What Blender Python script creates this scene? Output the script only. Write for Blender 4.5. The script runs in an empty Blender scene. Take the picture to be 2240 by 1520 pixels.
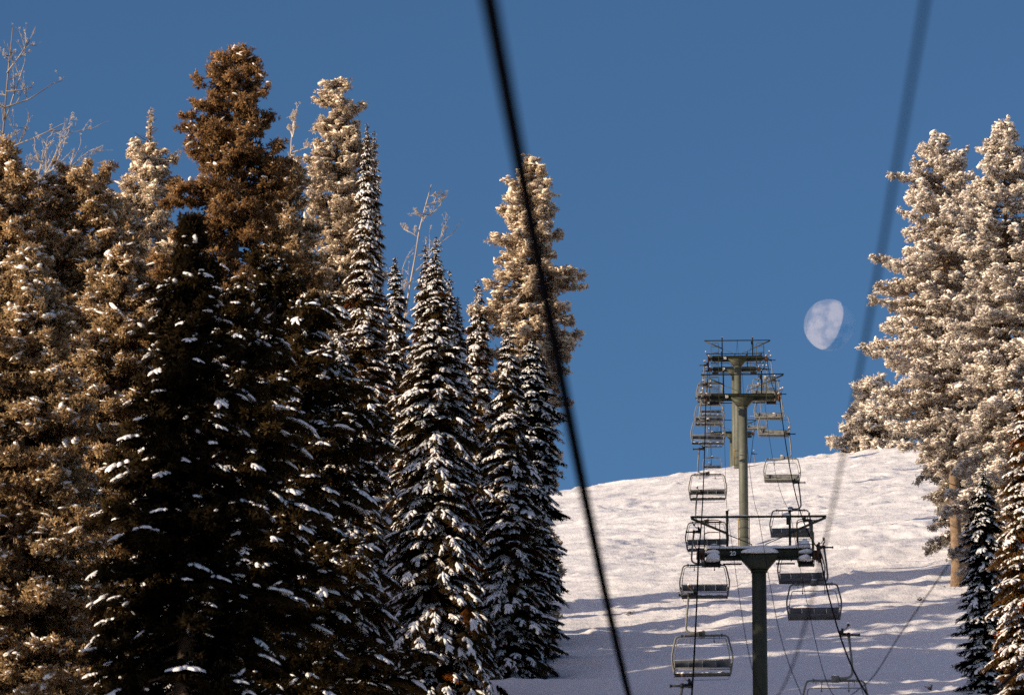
import bpy, math, random
import numpy as np
from mathutils import Vector

random.seed(7)
RNG = np.random.default_rng(11)
PI = math.pi
C = bpy.context.scene.collection
sc = bpy.context.scene

# ------------------------------------------------------------------ camera geometry
PITCH = math.radians(14.0)
F = 12444.0                                    # focal length in photo pixels (200 mm on a 36 mm sensor, 2240 px wide)
CP, SP = math.cos(PITCH), math.sin(PITCH)

def W(u, v, D):
    """world point seen at photo position (u, v) at axial distance D"""
    tx, ty = (u - 1120.0) / F, (760.0 - v) / F
    return np.array([D * tx, D * (CP - ty * SP), D * (SP + ty * CP)])

# ------------------------------------------------------------------ small helpers
def setp(o, label=None, cat=None, group=None, kind=None):
    if label: o['label'] = label
    if cat: o['category'] = cat
    if group: o['group'] = group
    if kind: o['kind'] = kind
    return o

def empty(name, loc, rz=0.0):
    o = bpy.data.objects.new(name, None)
    o.empty_display_size = 0.3
    o.location = loc
    o.rotation_euler = (0, 0, rz)
    C.objects.link(o)
    return o

def make_mesh(name, V, T, mat, col=None, smooth=False, Q=None, nrm=None):
    """V verts, T triangles, Q quads; col per-vertex rgb"""
    V = np.asarray(V, dtype=np.float32)
    T = np.asarray(T, dtype=np.int32).reshape(-1, 3) if T is not None else np.zeros((0, 3), np.int32)
    Q = np.asarray(Q, dtype=np.int32).reshape(-1, 4) if Q is not None else np.zeros((0, 4), np.int32)
    m = bpy.data.meshes.new(name)
    m.vertices.add(len(V)); m.vertices.foreach_set('co', V.ravel())
    nl = T.size + Q.size
    m.loops.add(nl); m.loops.foreach_set('vertex_index', np.concatenate([T.ravel(), Q.ravel()]))
    m.polygons.add(len(T) + len(Q))
    st = np.concatenate([np.arange(len(T)) * 3, T.size + np.arange(len(Q)) * 4]).astype(np.int32)
    m.polygons.foreach_set('loop_start', st)
    if smooth:
        m.polygons.foreach_set('use_smooth', np.ones(len(T) + len(Q), dtype=bool))
    if col is not None:
        a = m.attributes.new('Col', 'FLOAT_COLOR', 'POINT')
        c4 = np.ones((len(V), 4), np.float32); c4[:, :3] = col
        a.data.foreach_set('color', c4.ravel())
    if nrm is not None:
        m.attributes.new('Clump', 'FLOAT_VECTOR', 'POINT').data.foreach_set('vector', np.asarray(nrm, np.float32).ravel())
    m.materials.append(mat)
    m.update(calc_edges=True)
    if len(V) < 30000: m.validate()
    return m

def link(name, me, parent=None):
    o = bpy.data.objects.new(name, me)
    C.objects.link(o)
    if parent is not None: o.parent = parent
    return o

class MB:
    """collects boxes, tubes, cylinders ... into one mesh"""
    def __init__(s): s.V = []; s.T = []; s.Q = []; s.n = 0
    def add(s, V, T=None, Q=None):
        V = np.asarray(V, float)
        s.V.append(V)
        if T is not None and len(T): s.T.append(np.asarray(T, int) + s.n)
        if Q is not None and len(Q): s.Q.append(np.asarray(Q, int) + s.n)
        s.n += len(V)
    def box(s, c, size, rot=None):
        hx, hy, hz = [a / 2 for a in size]
        b = min(hx, hy, hz) * 0.18                    # bevel: three crossed slabs, hull of 24 corners
        P = []
        for sx in (-1, 1):
            for sy in (-1, 1):
                for sz in (-1, 1):
                    P += [(sx * hx, sy * (hy - b), sz * (hz - b)), (sx * (hx - b), sy * hy, sz * (hz - b)), (sx * (hx - b), sy * (hy - b), sz * hz)]
        P = np.array(P)
        if rot is not None: P = P @ np.array(rot.to_matrix() if hasattr(rot, 'to_matrix') else rot).T
        P = P + np.array(c)
        def ix(sx, sy, sz, k): return ((sx > 0) * 4 + (sy > 0) * 2 + (sz > 0)) * 3 + k
        Q = []; T = []
        for a in (-1, 1):
            Q.append([ix(a, -1, -1, 0), ix(a, 1, -1, 0), ix(a, 1, 1, 0), ix(a, -1, 1, 0)])
            Q.append([ix(-1, a, -1, 1), ix(1, a, -1, 1), ix(1, a, 1, 1), ix(-1, a, 1, 1)])
            Q.append([ix(-1, -1, a, 2), ix(1, -1, a, 2), ix(1, 1, a, 2), ix(-1, 1, a, 2)])
            for b2 in (-1, 1):
                Q.append([ix(a, b2, -1, 0), ix(a, b2, 1, 0), ix(a, b2, 1, 1), ix(a, b2, -1, 1)])
                Q.append([ix(a, -1, b2, 0), ix(a, 1, b2, 0), ix(a, 1, b2, 2), ix(a, -1, b2, 2)])
                Q.append([ix(-1, a, b2, 1), ix(1, a, b2, 1), ix(1, a, b2, 2), ix(-1, a, b2, 2)])
        for sx in (-1, 1):
            for sy in (-1, 1):
                for sz in (-1, 1): T.append([ix(sx, sy, sz, 0), ix(sx, sy, sz, 1), ix(sx, sy, sz, 2)])
        s.add(P, T, Q)
    def tube(s, pts, r, n=8, caps=True):
        pts = np.asarray(pts, float); k = len(pts)
        r = np.broadcast_to(np.asarray(r, float), (k,))
        tang = np.gradient(pts, axis=0); tang /= np.linalg.norm(tang, axis=1)[:, None] + 1e-9
        ref = np.array([0, 0, 1.0]) if abs(tang[0][2]) < 0.9 else np.array([1.0, 0, 0])
        V = []
        u = np.cross(ref, tang[0]); u /= np.linalg.norm(u)
        ang = np.arange(n) * 2 * PI / n
        for i in range(k):
            u = u - tang[i] * np.dot(u, tang[i]); u /= np.linalg.norm(u) + 1e-9
            w = np.cross(tang[i], u)
            V.append(pts[i] + r[i] * (np.cos(ang)[:, None] * u + np.sin(ang)[:, None] * w))
        V = np.concatenate(V)
        i, j = np.meshgrid(np.arange(k - 1), np.arange(n), indexing='ij')
        a = (i * n + j).ravel(); b = (i * n + (j + 1) % n).ravel()
        Q = np.stack([a, b, b + n, a + n], 1)
        T = []
        if caps:
            for q in range(1, n - 1):
                T.append([0, q + 1, q]); T.append([(k - 1) * n, (k - 1) * n + q, (k - 1) * n + q + 1])
        s.add(V, T, Q)
    def cyl(s, p0, p1, r, n=16): s.tube([p0, p1], r, n)
    def prism(s, poly, y0, y1):
        """polygon in xz extruded along y"""
        m = len(poly)
        V = [(x, y0, z) for x, z in poly] + [(x, y1, z) for x, z in poly]
        Q = [[i, (i + 1) % m, m + (i + 1) % m, m + i] for i in range(m)]
        T = []
        for q in range(1, m - 1): T += [[0, q + 1, q], [m, m + q, m + q + 1]]
        s.add(V, T, Q)
    def dome(s, c, a, b, h, n=14, rings=6, seed=0, sag=0.0):
        """lumpy snow cushion: half ellipsoid with an uneven outline and a flat bottom"""
        g = np.random.default_rng(seed)
        ang = np.arange(n) * 2 * PI / n
        lob = 1 + 0.12 * np.sin(ang * 2 + g.uniform(0, 6)) + 0.1 * np.sin(ang * 3 + g.uniform(0, 6)) + g.uniform(-.04, .04, n)
        V = []
        for k in range(rings):
            t = k / rings * PI / 2
            V.append(np.stack([a * np.cos(t) * np.cos(ang) * lob, b * np.cos(t) * np.sin(ang) * lob, h * np.sin(t) * (1 + .1 * np.sin(ang + 1.3)) - sag * (np.cos(ang) ** 2) * np.cos(t) ** 2], 1))
        V.append(np.array([[0, 0, h]])); V.append(np.array([[0, 0, -.01]]))
        V = np.concatenate(V) + np.array(c)
        i, j = np.meshgrid(np.arange(rings - 1), np.arange(n), indexing='ij')
        A = (i * n + j).ravel(); B = (i * n + (j + 1) % n).ravel()
        Q = np.stack([A, B, B + n, A + n], 1)
        top = rings * n
        T = [[(rings - 1) * n + q, (rings - 1) * n + (q + 1) % n, top] for q in range(n)] + [[(q + 1) % n, q, top + 1] for q in range(n)]
        s.add(V, T, Q)
    def shear(s, k):
        for v in s.V: v[:, 2] += k * v[:, 1]
    def arrays(s):
        return np.concatenate(s.V), (np.concatenate(s.T) if s.T else None), (np.concatenate(s.Q) if s.Q else None)
    def build(s, name, mat, parent=None, smooth=False, col=None):
        V, T, Q = s.arrays()
        me = make_mesh(name, V, T, mat, Q=Q, smooth=smooth, col=col)
        return link(name, me, parent)

# ------------------------------------------------------------------ materials
def new_mat(name):
    m = bpy.data.materials.new(name); m.use_nodes = True
    nt = m.node_tree
    return m, nt, nt.nodes['Principled BSDF']

def add(nt, t, **kw):
    n = nt.nodes.new(t)
    for k, v in kw.items():
        if k in n.inputs: n.inputs[k].default_value = v
        else: setattr(n, k, v)
    return n

def ramp(nt, fac, stops):
    r = nt.nodes.new('ShaderNodeValToRGB')
    e = r.color_ramp.elements
    while len(e) < len(stops): e.new(0.5)
    for el, (p, c) in zip(e, stops): el.position = p; el.color = (*c, 1)
    nt.links.new(fac, r.inputs[0])
    return r

def noise_mat(name, c1, c2, scale=5, rough=0.6, metal=0.0, bump=0.0, bscale=None, detail=6, spec=0.3):
    m, nt, b = new_mat(name)
    tc = add(nt, 'ShaderNodeTexCoord')
    n = add(nt, 'ShaderNodeTexNoise', Scale=scale, Detail=detail, Roughness=0.65)
    nt.links.new(tc.outputs['Object'], n.inputs['Vector'])
    r = ramp(nt, n.outputs['Fac'], [(0.3, c1), (0.7, c2)])
    nt.links.new(r.outputs[0], b.inputs['Base Color'])
    b.inputs['Roughness'].default_value = rough
    b.inputs['Metallic'].default_value = metal
    b.inputs['Specular IOR Level'].default_value = spec
    if bump:
        n2 = add(nt, 'ShaderNodeTexNoise', Scale=bscale or scale * 4, Detail=5)
        nt.links.new(tc.outputs['Object'], n2.inputs['Vector'])
        bp = add(nt, 'ShaderNodeBump', Strength=1.0, Distance=bump)
        nt.links.new(n2.outputs['Fac'], bp.inputs['Height'])
        nt.links.new(bp.outputs[0], b.inputs['Normal'])
    return m

def attr_mat(name, rough=0.8, spec=0.15):
    m, nt, b = new_mat(name)
    a = add(nt, 'ShaderNodeAttribute'); a.attribute_name = 'Col'
    nt.links.new(a.outputs['Color'], b.inputs['Base Color'])
    b.inputs['Roughness'].default_value = rough
    b.inputs['Specular IOR Level'].default_value = spec
    return m

def leaf_mat(name, k):
    m, nt, b = new_mat(name)
    nt.nodes.remove(b); out = [n for n in nt.nodes if n.type == 'OUTPUT_MATERIAL'][0]
    a = add(nt, 'ShaderNodeAttribute'); a.attribute_name = 'Col'
    d = add(nt, 'ShaderNodeBsdfDiffuse'); t = add(nt, 'ShaderNodeBsdfTranslucent'); x = add(nt, 'ShaderNodeMixShader')
    x.inputs[0].default_value = k
    # needle sprays are shaded with the rounded form of their clump, not only with each blade's own facing
    na = add(nt, 'ShaderNodeAttribute'); na.attribute_name = 'Clump'
    gn = add(nt, 'ShaderNodeNewGeometry')
    s1 = add(nt, 'ShaderNodeVectorMath', operation='SCALE'); s1.inputs['Scale'].default_value = .75
    nt.links.new(gn.outputs['Normal'], s1.inputs[0])
    a1 = add(nt, 'ShaderNodeVectorMath', operation='ADD'); n1 = add(nt, 'ShaderNodeVectorMath', operation='NORMALIZE')
    nt.links.new(s1.outputs[0], a1.inputs[0]); nt.links.new(na.outputs['Vector'], a1.inputs[1]); nt.links.new(a1.outputs[0], n1.inputs[0])
    nt.links.new(n1.outputs[0], d.inputs['Normal'])
    nt.links.new(a.outputs['Color'], d.inputs[0]); nt.links.new(a.outputs['Color'], t.inputs[0])
    nt.links.new(d.outputs[0], x.inputs[1]); nt.links.new(t.outputs[0], x.inputs[2]); nt.links.new(x.outputs[0], out.inputs[0])
    return m
M_rime = leaf_mat('rimed_needles', .5)
M_needle = leaf_mat('needles', .3)
M_bark = noise_mat('bark', (.05, .032, .02), (.13, .085, .05), 6, .9, bump=.03, bscale=14)
M_bark_tan = noise_mat('tan_bark', (.13, .082, .048), (.30, .205, .13), 5, .9, bump=.04, bscale=12)
M_deadwood = attr_mat('frosted_dead_wood', .85)
M_padsnow = noise_mat('branch_snow', (.86, .82, .78), (.93, .89, .85), 3, .6, bump=.03, bscale=9, spec=.2)
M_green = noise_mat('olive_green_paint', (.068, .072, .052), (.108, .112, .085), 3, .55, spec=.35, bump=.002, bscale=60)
M_greendark = noise_mat('dark_green_paint_and_shade', (.03, .032, .018), (.055, .055, .032), 3, .6, spec=.3)  # dark paint of the fittings, and painted-in shade on the nearest pole
M_galv = noise_mat('galvanised_steel', (.10, .097, .088), (.20, .19, .165), 9, .5, metal=.0, spec=.4)
M_panel = noise_mat('grey_seat_slats', (.085, .088, .088), (.16, .158, .145), 4, .65, spec=.3)
M_rope = noise_mat('steel_rope', (.002, .0025, .004), (.006, .0065, .009), 20, .9, spec=.0)
M_wire = noise_mat('black_cable', (.002, .003, .006), (.006, .007, .012), 20, .9, spec=.0)
M_rust = noise_mat('rusty_rubber', (.03, .02, .015), (.16, .07, .03), 9, .8)
M_black = noise_mat('black_steel', (.006, .006, .007), (.02, .02, .02), 8, .6)
M_yellow = noise_mat('yellow_padding', (.55, .28, .03), (.72, .42, .06), 4, .7)
M_white = noise_mat('white_lettering', (.75, .75, .72), (.85, .85, .82), 8, .6)

def ground_mat():
    m, nt, b = new_mat('snow')
    tc = add(nt, 'ShaderNodeTexCoord')
    n1 = add(nt, 'ShaderNodeTexNoise', Scale=.09, Detail=6, Roughness=.6)
    nt.links.new(tc.outputs['Object'], n1.inputs['Vector'])
    r = ramp(nt, n1.outputs['Fac'], [(.3, (.79, .755, .735)), (.7, (.86, .83, .805))])
    nt.links.new(r.outputs[0], b.inputs['Base Color'])
    b.inputs['Roughness'].default_value = .55
    b.inputs['Specular IOR Level'].default_value = .3
    mp = add(nt, 'ShaderNodeMapping'); mp.inputs['Scale'].default_value = (1.0, .55, 1.0)
    nt.links.new(tc.outputs['Object'], mp.inputs[0])
    n2 = add(nt, 'ShaderNodeTexNoise', Scale=2.2, Detail=7, Roughness=.62)
    nt.links.new(mp.outputs[0], n2.inputs['Vector'])
    n3 = add(nt, 'ShaderNodeTexNoise', Scale=9.0, Detail=4, Roughness=.6)
    nt.links.new(tc.outputs['Object'], n3.inputs['Vector'])
    ad = add(nt, 'ShaderNodeMath', operation='MULTIPLY_ADD'); ad.inputs[1].default_value = .3
    nt.links.new(n3.outputs['Fac'], ad.inputs[0]); nt.links.new(n2.outputs['Fac'], ad.inputs[2])
    bp = add(nt, 'ShaderNodeBump', Strength=1.0, Distance=.075)
    nt.links.new(ad.outputs[0], bp.inputs['Height'])
    nt.links.new(bp.outputs[0], b.inputs['Normal'])
    return m
M_snow = ground_mat()
M_clot_warm = noise_mat('golden_hoar_frost', (.80, .65, .48), (.93, .80, .64), 3, .7, bump=.03, bscale=9, spec=.15)
M_clot = noise_mat('creamy_hoar_frost', (.88, .77, .66), (.96, .87, .77), 3, .7, bump=.03, bscale=9, spec=.15)

# ------------------------------------------------------------------ terrain
_ys = np.arange(-4000, 6000.5, 1.0)
_slope = np.interp(_ys, [-400, 0, 140, 180, 388, 404, 455, 540, 700, 900], [0.02, .17, .19, .282, .282, .205, .20, .14, .02, .0])
_zl = np.cumsum(_slope)
_zl += 67.86 - np.interp(318.0, _ys, _zl)
def XL(y): return 1.45 + .0371 * y            # lift line in plan
def ground_z(x, y):
    x = np.asarray(x, float); y = np.asarray(y, float)
    rel = x - XL(np.clip(y, 0, 600))
    k = np.interp(y, [200, 265, 330, 395, 900], [.03, .05, .09, .14, .14])
    return np.interp(y, _ys, _zl) + k * 70 * np.tanh(rel / 70.0)

def vnoise(x, y, seed):
    g = np.random.default_rng(seed).uniform(-1, 1, (256, 256))
    xi = np.floor(x).astype(int); yi = np.floor(y).astype(int)
    fx = x - xi; fy = y - yi
    fx = fx * fx * fx * (fx * (fx * 6 - 15) + 10); fy = fy * fy * fy * (fy * (fy * 6 - 15) + 10)
    a = g[xi % 256, yi % 256]; b = g[(xi + 1) % 256, yi % 256]; c = g[xi % 256, (yi + 1) % 256]; d = g[(xi + 1) % 256, (yi + 1) % 256]
    return (a * (1 - fx) + b * fx) * (1 - fy) + (c * (1 - fx) + d * fx) * fy

def grow(a, step, limit, k=1.18):
    out = []; p = a
    while abs(p) < limit:
        step *= k; p += step; out.append(p)
    return out

def build_ground():
    xf = np.arange(-14, 44.01, .25)
    yf = np.arange(205, 420.01, .24)
    xs = np.array(sorted(grow(-14, -.25, 3500)) + list(xf) + grow(44, .25, 3500))
    ys = np.array(sorted([q for q in grow(205, -.24, 3000)]) + list(yf) + grow(420, .24, 5000))
    X, Y = np.meshgrid(xs, ys, indexing='ij')
    Z = ground_z(X, Y)
    fade = np.clip(1 - np.maximum(np.maximum(-14 - X, X - 44), np.maximum(205 - Y, Y - 420)) / 25, 0, 1)
    wx = X + 1.5 * vnoise(X / 5, Y / 5, 1); wy = Y + 1.5 * vnoise(X / 5, Y / 5, 2)
    n = .26 * vnoise(wx / 11, wy / 7, 3) + .15 * vnoise(wx / 4.2, wy / 3.2, 4)
    rg = 1 - np.abs(vnoise(wx / 3.0, wy / 2.0, 5))
    n += .09 * rg ** 2 + .035 * vnoise(wx / 1.6, wy / 1.0, 6) + .012 * vnoise(X / .6, Y / .55, 7)
    cr = 1 - np.abs(vnoise(wx / 1.5, wy / .9, 9)); n += .10 * cr ** 4 + .06 * vnoise(wx / .9, wy / .7, 10)
    lump = np.clip(vnoise(wx / 1.1, wy / 1.1, 8) - .45, 0, 1)
    n += .22 * lump
    Z = Z + n * fade
    nx, ny = X.shape
    i, j = np.meshgrid(np.arange(nx - 1), np.arange(ny - 1), indexing='ij')
    a = (i * ny + j).ravel()
    Q = np.stack([a, a + ny, a + ny + 1, a + 1], 1)
    me = make_mesh('snow_slope', np.stack([X, Y, Z], -1).reshape(-1, 3), None, M_snow, Q=Q, smooth=True)
    o = link('snow_slope', me)
    setp(o, 'open snow covered ski slope rising to the crest', None, None, 'structure')
build_ground()

# ------------------------------------------------------------------ foliage prototypes
def branch_proto(seed):
    """unit fir branch along +x: needle fronds (tris) and snow cushions (tris)"""
    g = np.random.default_rng(seed)
    droop = g.uniform(.25, .55)
    def zz(x, y): return .10 * x - droop * x * x - .35 * abs(y) ** 1.3
    V = []; T = []; K = []
    def tri(a, b, c, ka, kb, kc):
        n = len(V); V.extend([a, b, c]); T.append((n, n + 1, n + 2)); K.extend([ka, kb, kc])
    for layer in range(3):
        N = 9
        for i in range(N):
            x = .08 + .88 * (i + g.uniform(-.3, .3)) / N
            w = .36 * math.sin(PI * min(1, .25 + .75 * x) ** .9) + .07
            for sgn in (-1, 1):
                y = sgn * w * g.uniform(.6, 1.2)
                tx = x + .16 + g.uniform(-.05, .1)
                dz = -.05 * layer - g.uniform(0, .03)
                bw = .055
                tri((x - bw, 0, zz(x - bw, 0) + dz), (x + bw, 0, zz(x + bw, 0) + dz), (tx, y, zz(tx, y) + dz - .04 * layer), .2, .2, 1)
                # side needles on the twig
                for q in range(2):
                    s = g.uniform(.35, .95)
                    px, py = x + (tx - x) * s, y * s
                    ox, oy = g.uniform(.03, .12), sgn * g.uniform(-.06, .1)
                    pz = zz(px, py) + dz
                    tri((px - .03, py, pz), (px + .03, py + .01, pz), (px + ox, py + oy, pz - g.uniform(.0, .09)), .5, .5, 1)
    for q in range(14):                                     # fringe hanging at the rim
        x = g.uniform(.35, 1.0); w = (.36 * math.sin(PI * min(1, .25 + .75 * x) ** .9) + .05)
        y = g.uniform(-1, 1) * w
        z = zz(x, y) - .03
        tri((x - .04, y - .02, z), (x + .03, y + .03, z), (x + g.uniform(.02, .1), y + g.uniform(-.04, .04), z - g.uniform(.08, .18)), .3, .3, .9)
    nv, ntt, nk = np.array(V), np.array(T), np.array(K)
    # snow
    SV = []; ST = []; n0 = 0
    lumps = [(g.uniform(.66, .8), g.uniform(-.03, .03), g.uniform(.17, .25), g.uniform(.07, .11), g.uniform(-.15, .15))]
    if g.uniform() < .8: lumps.append((g.uniform(.38, .52), g.uniform(-.03, .03), g.uniform(.13, .2), g.uniform(.06, .1), g.uniform(-.2, .2)))
    for sgn in (-1, 1):
        for q in range(4):
            if g.uniform() < .28: continue
            th = sgn * g.uniform(.55, 1.05); x0 = .34 + .16 * q + g.uniform(-.05, .05); a = g.uniform(.10, .17) * (1.15 - .4 * x0)
            lumps.append((x0 + math.cos(th) * (a + .03), math.sin(th) * (a + .05), a, g.uniform(.045, .075), th))
    for x, y, a, b, th in lumps:
        n = 9; R = 3
        ang = np.arange(n) * 2 * PI / n
        lob = 1 + .22 * np.sin(ang * 3 + g.uniform(0, 6)) + g.uniform(-.16, .16, n)
        h = g.uniform(.5, .85) * b
        base = len(SV)
        for k in range(R + 1):
            t = k / R * PI / 2 if k < R else PI / 2
            rr = math.cos(t) if k < R else 0
            cnt = n if k < R else 1
            for q in range(cnt):
                lx = a * rr * math.cos(ang[q]) * lob[q]; ly = b * rr * math.sin(ang[q]) * lob[q]
                gx = x + lx * math.cos(th) - ly * math.sin(th); gy = y + lx * math.sin(th) + ly * math.cos(th)
                SV.append((gx, gy, zz(gx, gy) + .004 + h * math.sin(t) - (.03 if k == 0 else 0)))
        for k in range(R - 1):
            for q in range(n):
                A = base + k * n + q; B = base + k * n + (q + 1) % n
                ST += [(A, B, B + n), (A, B + n, A + n)]
        top = base + R * n
        for q in range(n): ST.append((base + (R - 1) * n + q, base + (R - 1) * n + (q + 1) % n, top))
    return nv, ntt, nk, np.array(SV), np.array(ST)
FIRB = [branch_proto(100 + i) for i in range(16)]

def tuft_proto(seed):
    g = np.random.default_rng(seed)
    V = []; T = []; K = []
    for q in range(15):
        d = g.normal(size=3); d[2] += .45; d /= np.linalg.norm(d)
        p = np.cross(d, g.normal(size=3)); p /= np.linalg.norm(p)
        L = g.uniform(.6, 1.1); w = g.uniform(.11, .18)
        b = g.normal(size=3) * .14
        n = len(V)
        V += [b - p * w * .5, b + d * L * .55 + p * w, b + d * L, b + d * L * .55 - p * w]
        T += [(n, n + 1, n + 2), (n, n + 2, n + 3)]
        K += [0, .55, 1, .55]
    return np.array(V), np.array(T), np.array(K)
TUFT = [tuft_proto(300 + i) for i in range(14)]

def blob_proto(seed):
    g = np.random.default_rng(seed)
    n = 7; ang = np.arange(n) * 2 * PI / n
    V = [(0, 0, -.35)]
    for z, r in ((-.2, .6), (.15, 1.0), (.5, .65)):
        for q in range(n): 
            k = r * g.uniform(.8, 1.2); V.append((k * math.cos(ang[q] + z), k * math.sin(ang[q] + z), z))
    V.append((0, 0, .72)); T = []
    for q in range(n):
        a, b = 1 + q, 1 + (q + 1) % n
        T += [(0, b, a)]
        for k in range(2): T += [(a + k * n, b + k * n, b + k * n + n), (a + k * n, b + k * n + n, a + k * n + n)]
        T += [(a + 2 * n, b + 2 * n, 1 + 3 * n)]
    return np.array(V), np.array(T)
BLOB = [blob_proto(500 + i) for i in range(8)]

def stamp(Vp, Tp, M, t):
    """instances of one prototype: M (k,3,3), t (k,3)"""
    k = len(M); n = len(Vp)
    V = np.einsum('kij,nj->kni', M, Vp) + t[:, None, :]
    T = (Tp[None] + (np.arange(k) * n)[:, None, None]).reshape(-1, 3)
    return V.reshape(-1, 3), T

def rotz(a):
    c, s = np.cos(a), np.sin(a); z = np.zeros_like(a); o = np.ones_like(a)
    return np.stack([np.stack([c, -s, z], -1), np.stack([s, c, z], -1), np.stack([z, z, o], -1)], -2)
def roty(a):
    c, s = np.cos(a), np.sin(a); z = np.zeros_like(a); o = np.ones_like(a)
    return np.stack([np.stack([c, z, s], -1), np.stack([z, o, z], -1), np.stack([-s, z, c], -1)], -2)
def rotx(a):
    c, s = np.cos(a), np.sin(a); z = np.zeros_like(a); o = np.ones_like(a)
    return np.stack([np.stack([o, z, z], -1), np.stack([z, c, -s], -1), np.stack([z, s, c], -1)], -2)
def randrot(k, g):
    return rotz(g.uniform(0, 2 * PI, k)) @ rotx(g.normal(0, .45, k)) @ roty(g.normal(0, .45, k))

class Acc:
    def __init__(s): s.V = []; s.T = []; s.C = []; s.N = []; s.n = 0
    def add(s, V, T, Cc=None, Nn=None):
        if Nn is not None: s.N.append(Nn)
        s.V.append(V); s.T.append(T + s.n); s.n += len(V)
        if Cc is not None: s.C.append(Cc)
    def mesh(s, name, mat, smooth=False):
        return make_mesh(name, np.concatenate(s.V), np.concatenate(s.T), mat, col=np.concatenate(s.C) if s.C else None, smooth=smooth, nrm=np.concatenate(s.N) if s.N else None)

def lerp(a, b, t): return np.asarray(a)[None] * (1 - t[:, None]) + np.asarray(b)[None] * t[:, None]

def tree_frame(u, v, D, base_u=None):
    """apex at photo (u,v) at distance D; returns base point on the ground and apex relative to it"""
    top = W(u, v, D)
    bx, by = top[0], top[1]
    if base_u is not None: bx += (base_u - u) * D / F
    bz = float(ground_z(bx, by)) - .15
    return np.array([bx, by, bz]), top - np.array([bx, by, bz])

def trunk_mesh(apex, r0, mat, parent, name='trunk', extra=None, g=None, col=None, top_r=.015):
    mb = MB()
    k = 14
    s = np.linspace(0, 1, k)
    pts = s[:, None] * apex[None]
    if g is not None: pts[1:-1, :2] += g.normal(0, .04, (k - 2, 2))
    rad = r0 * (1 - s) ** .8 + top_r
    rad[0] *= 1.25
    mb.tube(pts, rad, 9)
    if extra is not None:
        for p, r in extra: mb.tube(p, r, 5, caps=False)
    return mb.build(name, mat, parent, smooth=True), pts

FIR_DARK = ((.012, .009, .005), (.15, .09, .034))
FIR_GOLD = ((.022, .013, .005), (.27, .15, .050))  # needles of sunlit firs, warm light mixed into the colour
FIR_SHADE = ((.005, .006, .005), (.020, .020, .013))  # needles of shaded firs, with the shade put into the colour
def fir(name, label, group, u, v, D, prof, base_u=None, seed=1, pal=FIR_DARK, snow=.86, step=.20, dens=1.0, tipup=.35, mat=None, rust=0.04, irr=.35, zsc=.72, trunk_r=.2, bare_base=.25, pad=1.0):
    g = np.random.default_rng(seed)
    base, apex = tree_frame(u, v, D, base_u)
    H = apex[2]
    root = empty(name, base); setp(root, label, 'tree', group)
    trunk_mesh(apex, trunk_r, mat or M_bark, root, g=g)
    pt = np.array([p[0] for p in prof]) * D / F; pr = np.array([p[1] for p in prof]) * D / F
    zs = []
    z = .12
    while z < H - bare_base:
        r = np.interp(z, pt, pr)
        zs.append((z, r)); z += step * (0.55 + .35 * min(1.6, r)) * g.uniform(.8, 1.2)
    ins = {i: [] for i in range(len(FIRB))}
    for z, r in zs:
        n = int(np.clip(dens * (4 + 3.4 * r), 4, 15))
        a0 = g.uniform(0, 2 * PI)
        for q in range(n):
            L = max(.10, r * g.uniform(.72 - .22 * irr, 1.2 + .12 * irr))
            if g.uniform() < .07: L *= 1.2
            a = a0 + 2 * PI * q / n + g.normal(0, .25)
            if irr: L *= 1 + irr * .32 * math.sin(2 * a + z * 1.3 + seed) * math.sin(z * .8 + a + seed)
            pitch = tipup * math.exp(-z / 1.5) - .12 * min(1, z / 4) + g.normal(0, .12 + .10 * irr)
            h = H - z + g.normal(0, .06)
            ax = apex * (h / H)
            L *= g.choice([.8, 1.0, 1.15])
            wd = np.clip(.55 + .5 / max(L, .3), .75, 1.5) * g.uniform(.85, 1.15)
            # long limbs carry their foliage on the outer half, so the spray keeps a natural size
            Ls = min(L, 1.15 * g.uniform(.85, 1.15))
            off = L - Ls
            ins[int(g.integers(len(FIRB)))].append((ax[0] + math.cos(a) * off, ax[1] + math.sin(a) * off, ax[2] - .22 * off * off / max(L, .3) + pitch * off, a, pitch - .25 * off, Ls, wd, g.uniform(0, 1)))
            if off > .5:                               # inner foliage, so one cannot look through
                o2 = off * g.uniform(.25, .7)
                ins[int(g.integers(len(FIRB)))].append((ax[0] + math.cos(a + .2) * o2, ax[1] + math.sin(a + .2) * o2, ax[2] - .1 * o2, a + .2, pitch - .1, Ls, wd, g.uniform(0, 1)))
    cr = Acc(); sn = Acc()
    for i, L in ins.items():
        if not L: continue
        A = np.array(L)
        nv, nt_, nk, sv, st = FIRB[i]
        R = rotz(A[:, 3]) @ roty(-A[:, 4])
        S = np.zeros((len(A), 3, 3)); S[:, 0, 0] = A[:, 5]; S[:, 1, 1] = A[:, 5] * A[:, 6]; S[:, 2, 2] = A[:, 5] * np.clip(.9 / np.maximum(A[:, 5], .4), .8, 1.5) * zsc
        M = R @ S
        V, T = stamp(nv, nt_, M, A[:, :3])
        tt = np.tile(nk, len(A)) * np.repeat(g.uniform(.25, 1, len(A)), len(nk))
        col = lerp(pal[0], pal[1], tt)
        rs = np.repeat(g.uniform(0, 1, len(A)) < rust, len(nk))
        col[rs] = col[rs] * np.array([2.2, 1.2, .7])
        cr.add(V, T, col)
        keep = A[:, 7] < snow
        if keep.any():
            Mk = M[keep].copy()
            Mk[:, :, 2] *= pad / zsc ** .7 * np.where(A[keep, 5] < .35, 1.5, 1.0)[:, None]
            V, T = stamp(sv, st, Mk, A[keep, :3])
            sn.add(V, T)
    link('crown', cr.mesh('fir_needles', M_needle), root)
    if sn.V: link('snow_load', sn.mesh('fir_snow', M_padsnow, True), root)['kind'] = 'stuff'
    return root

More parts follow.
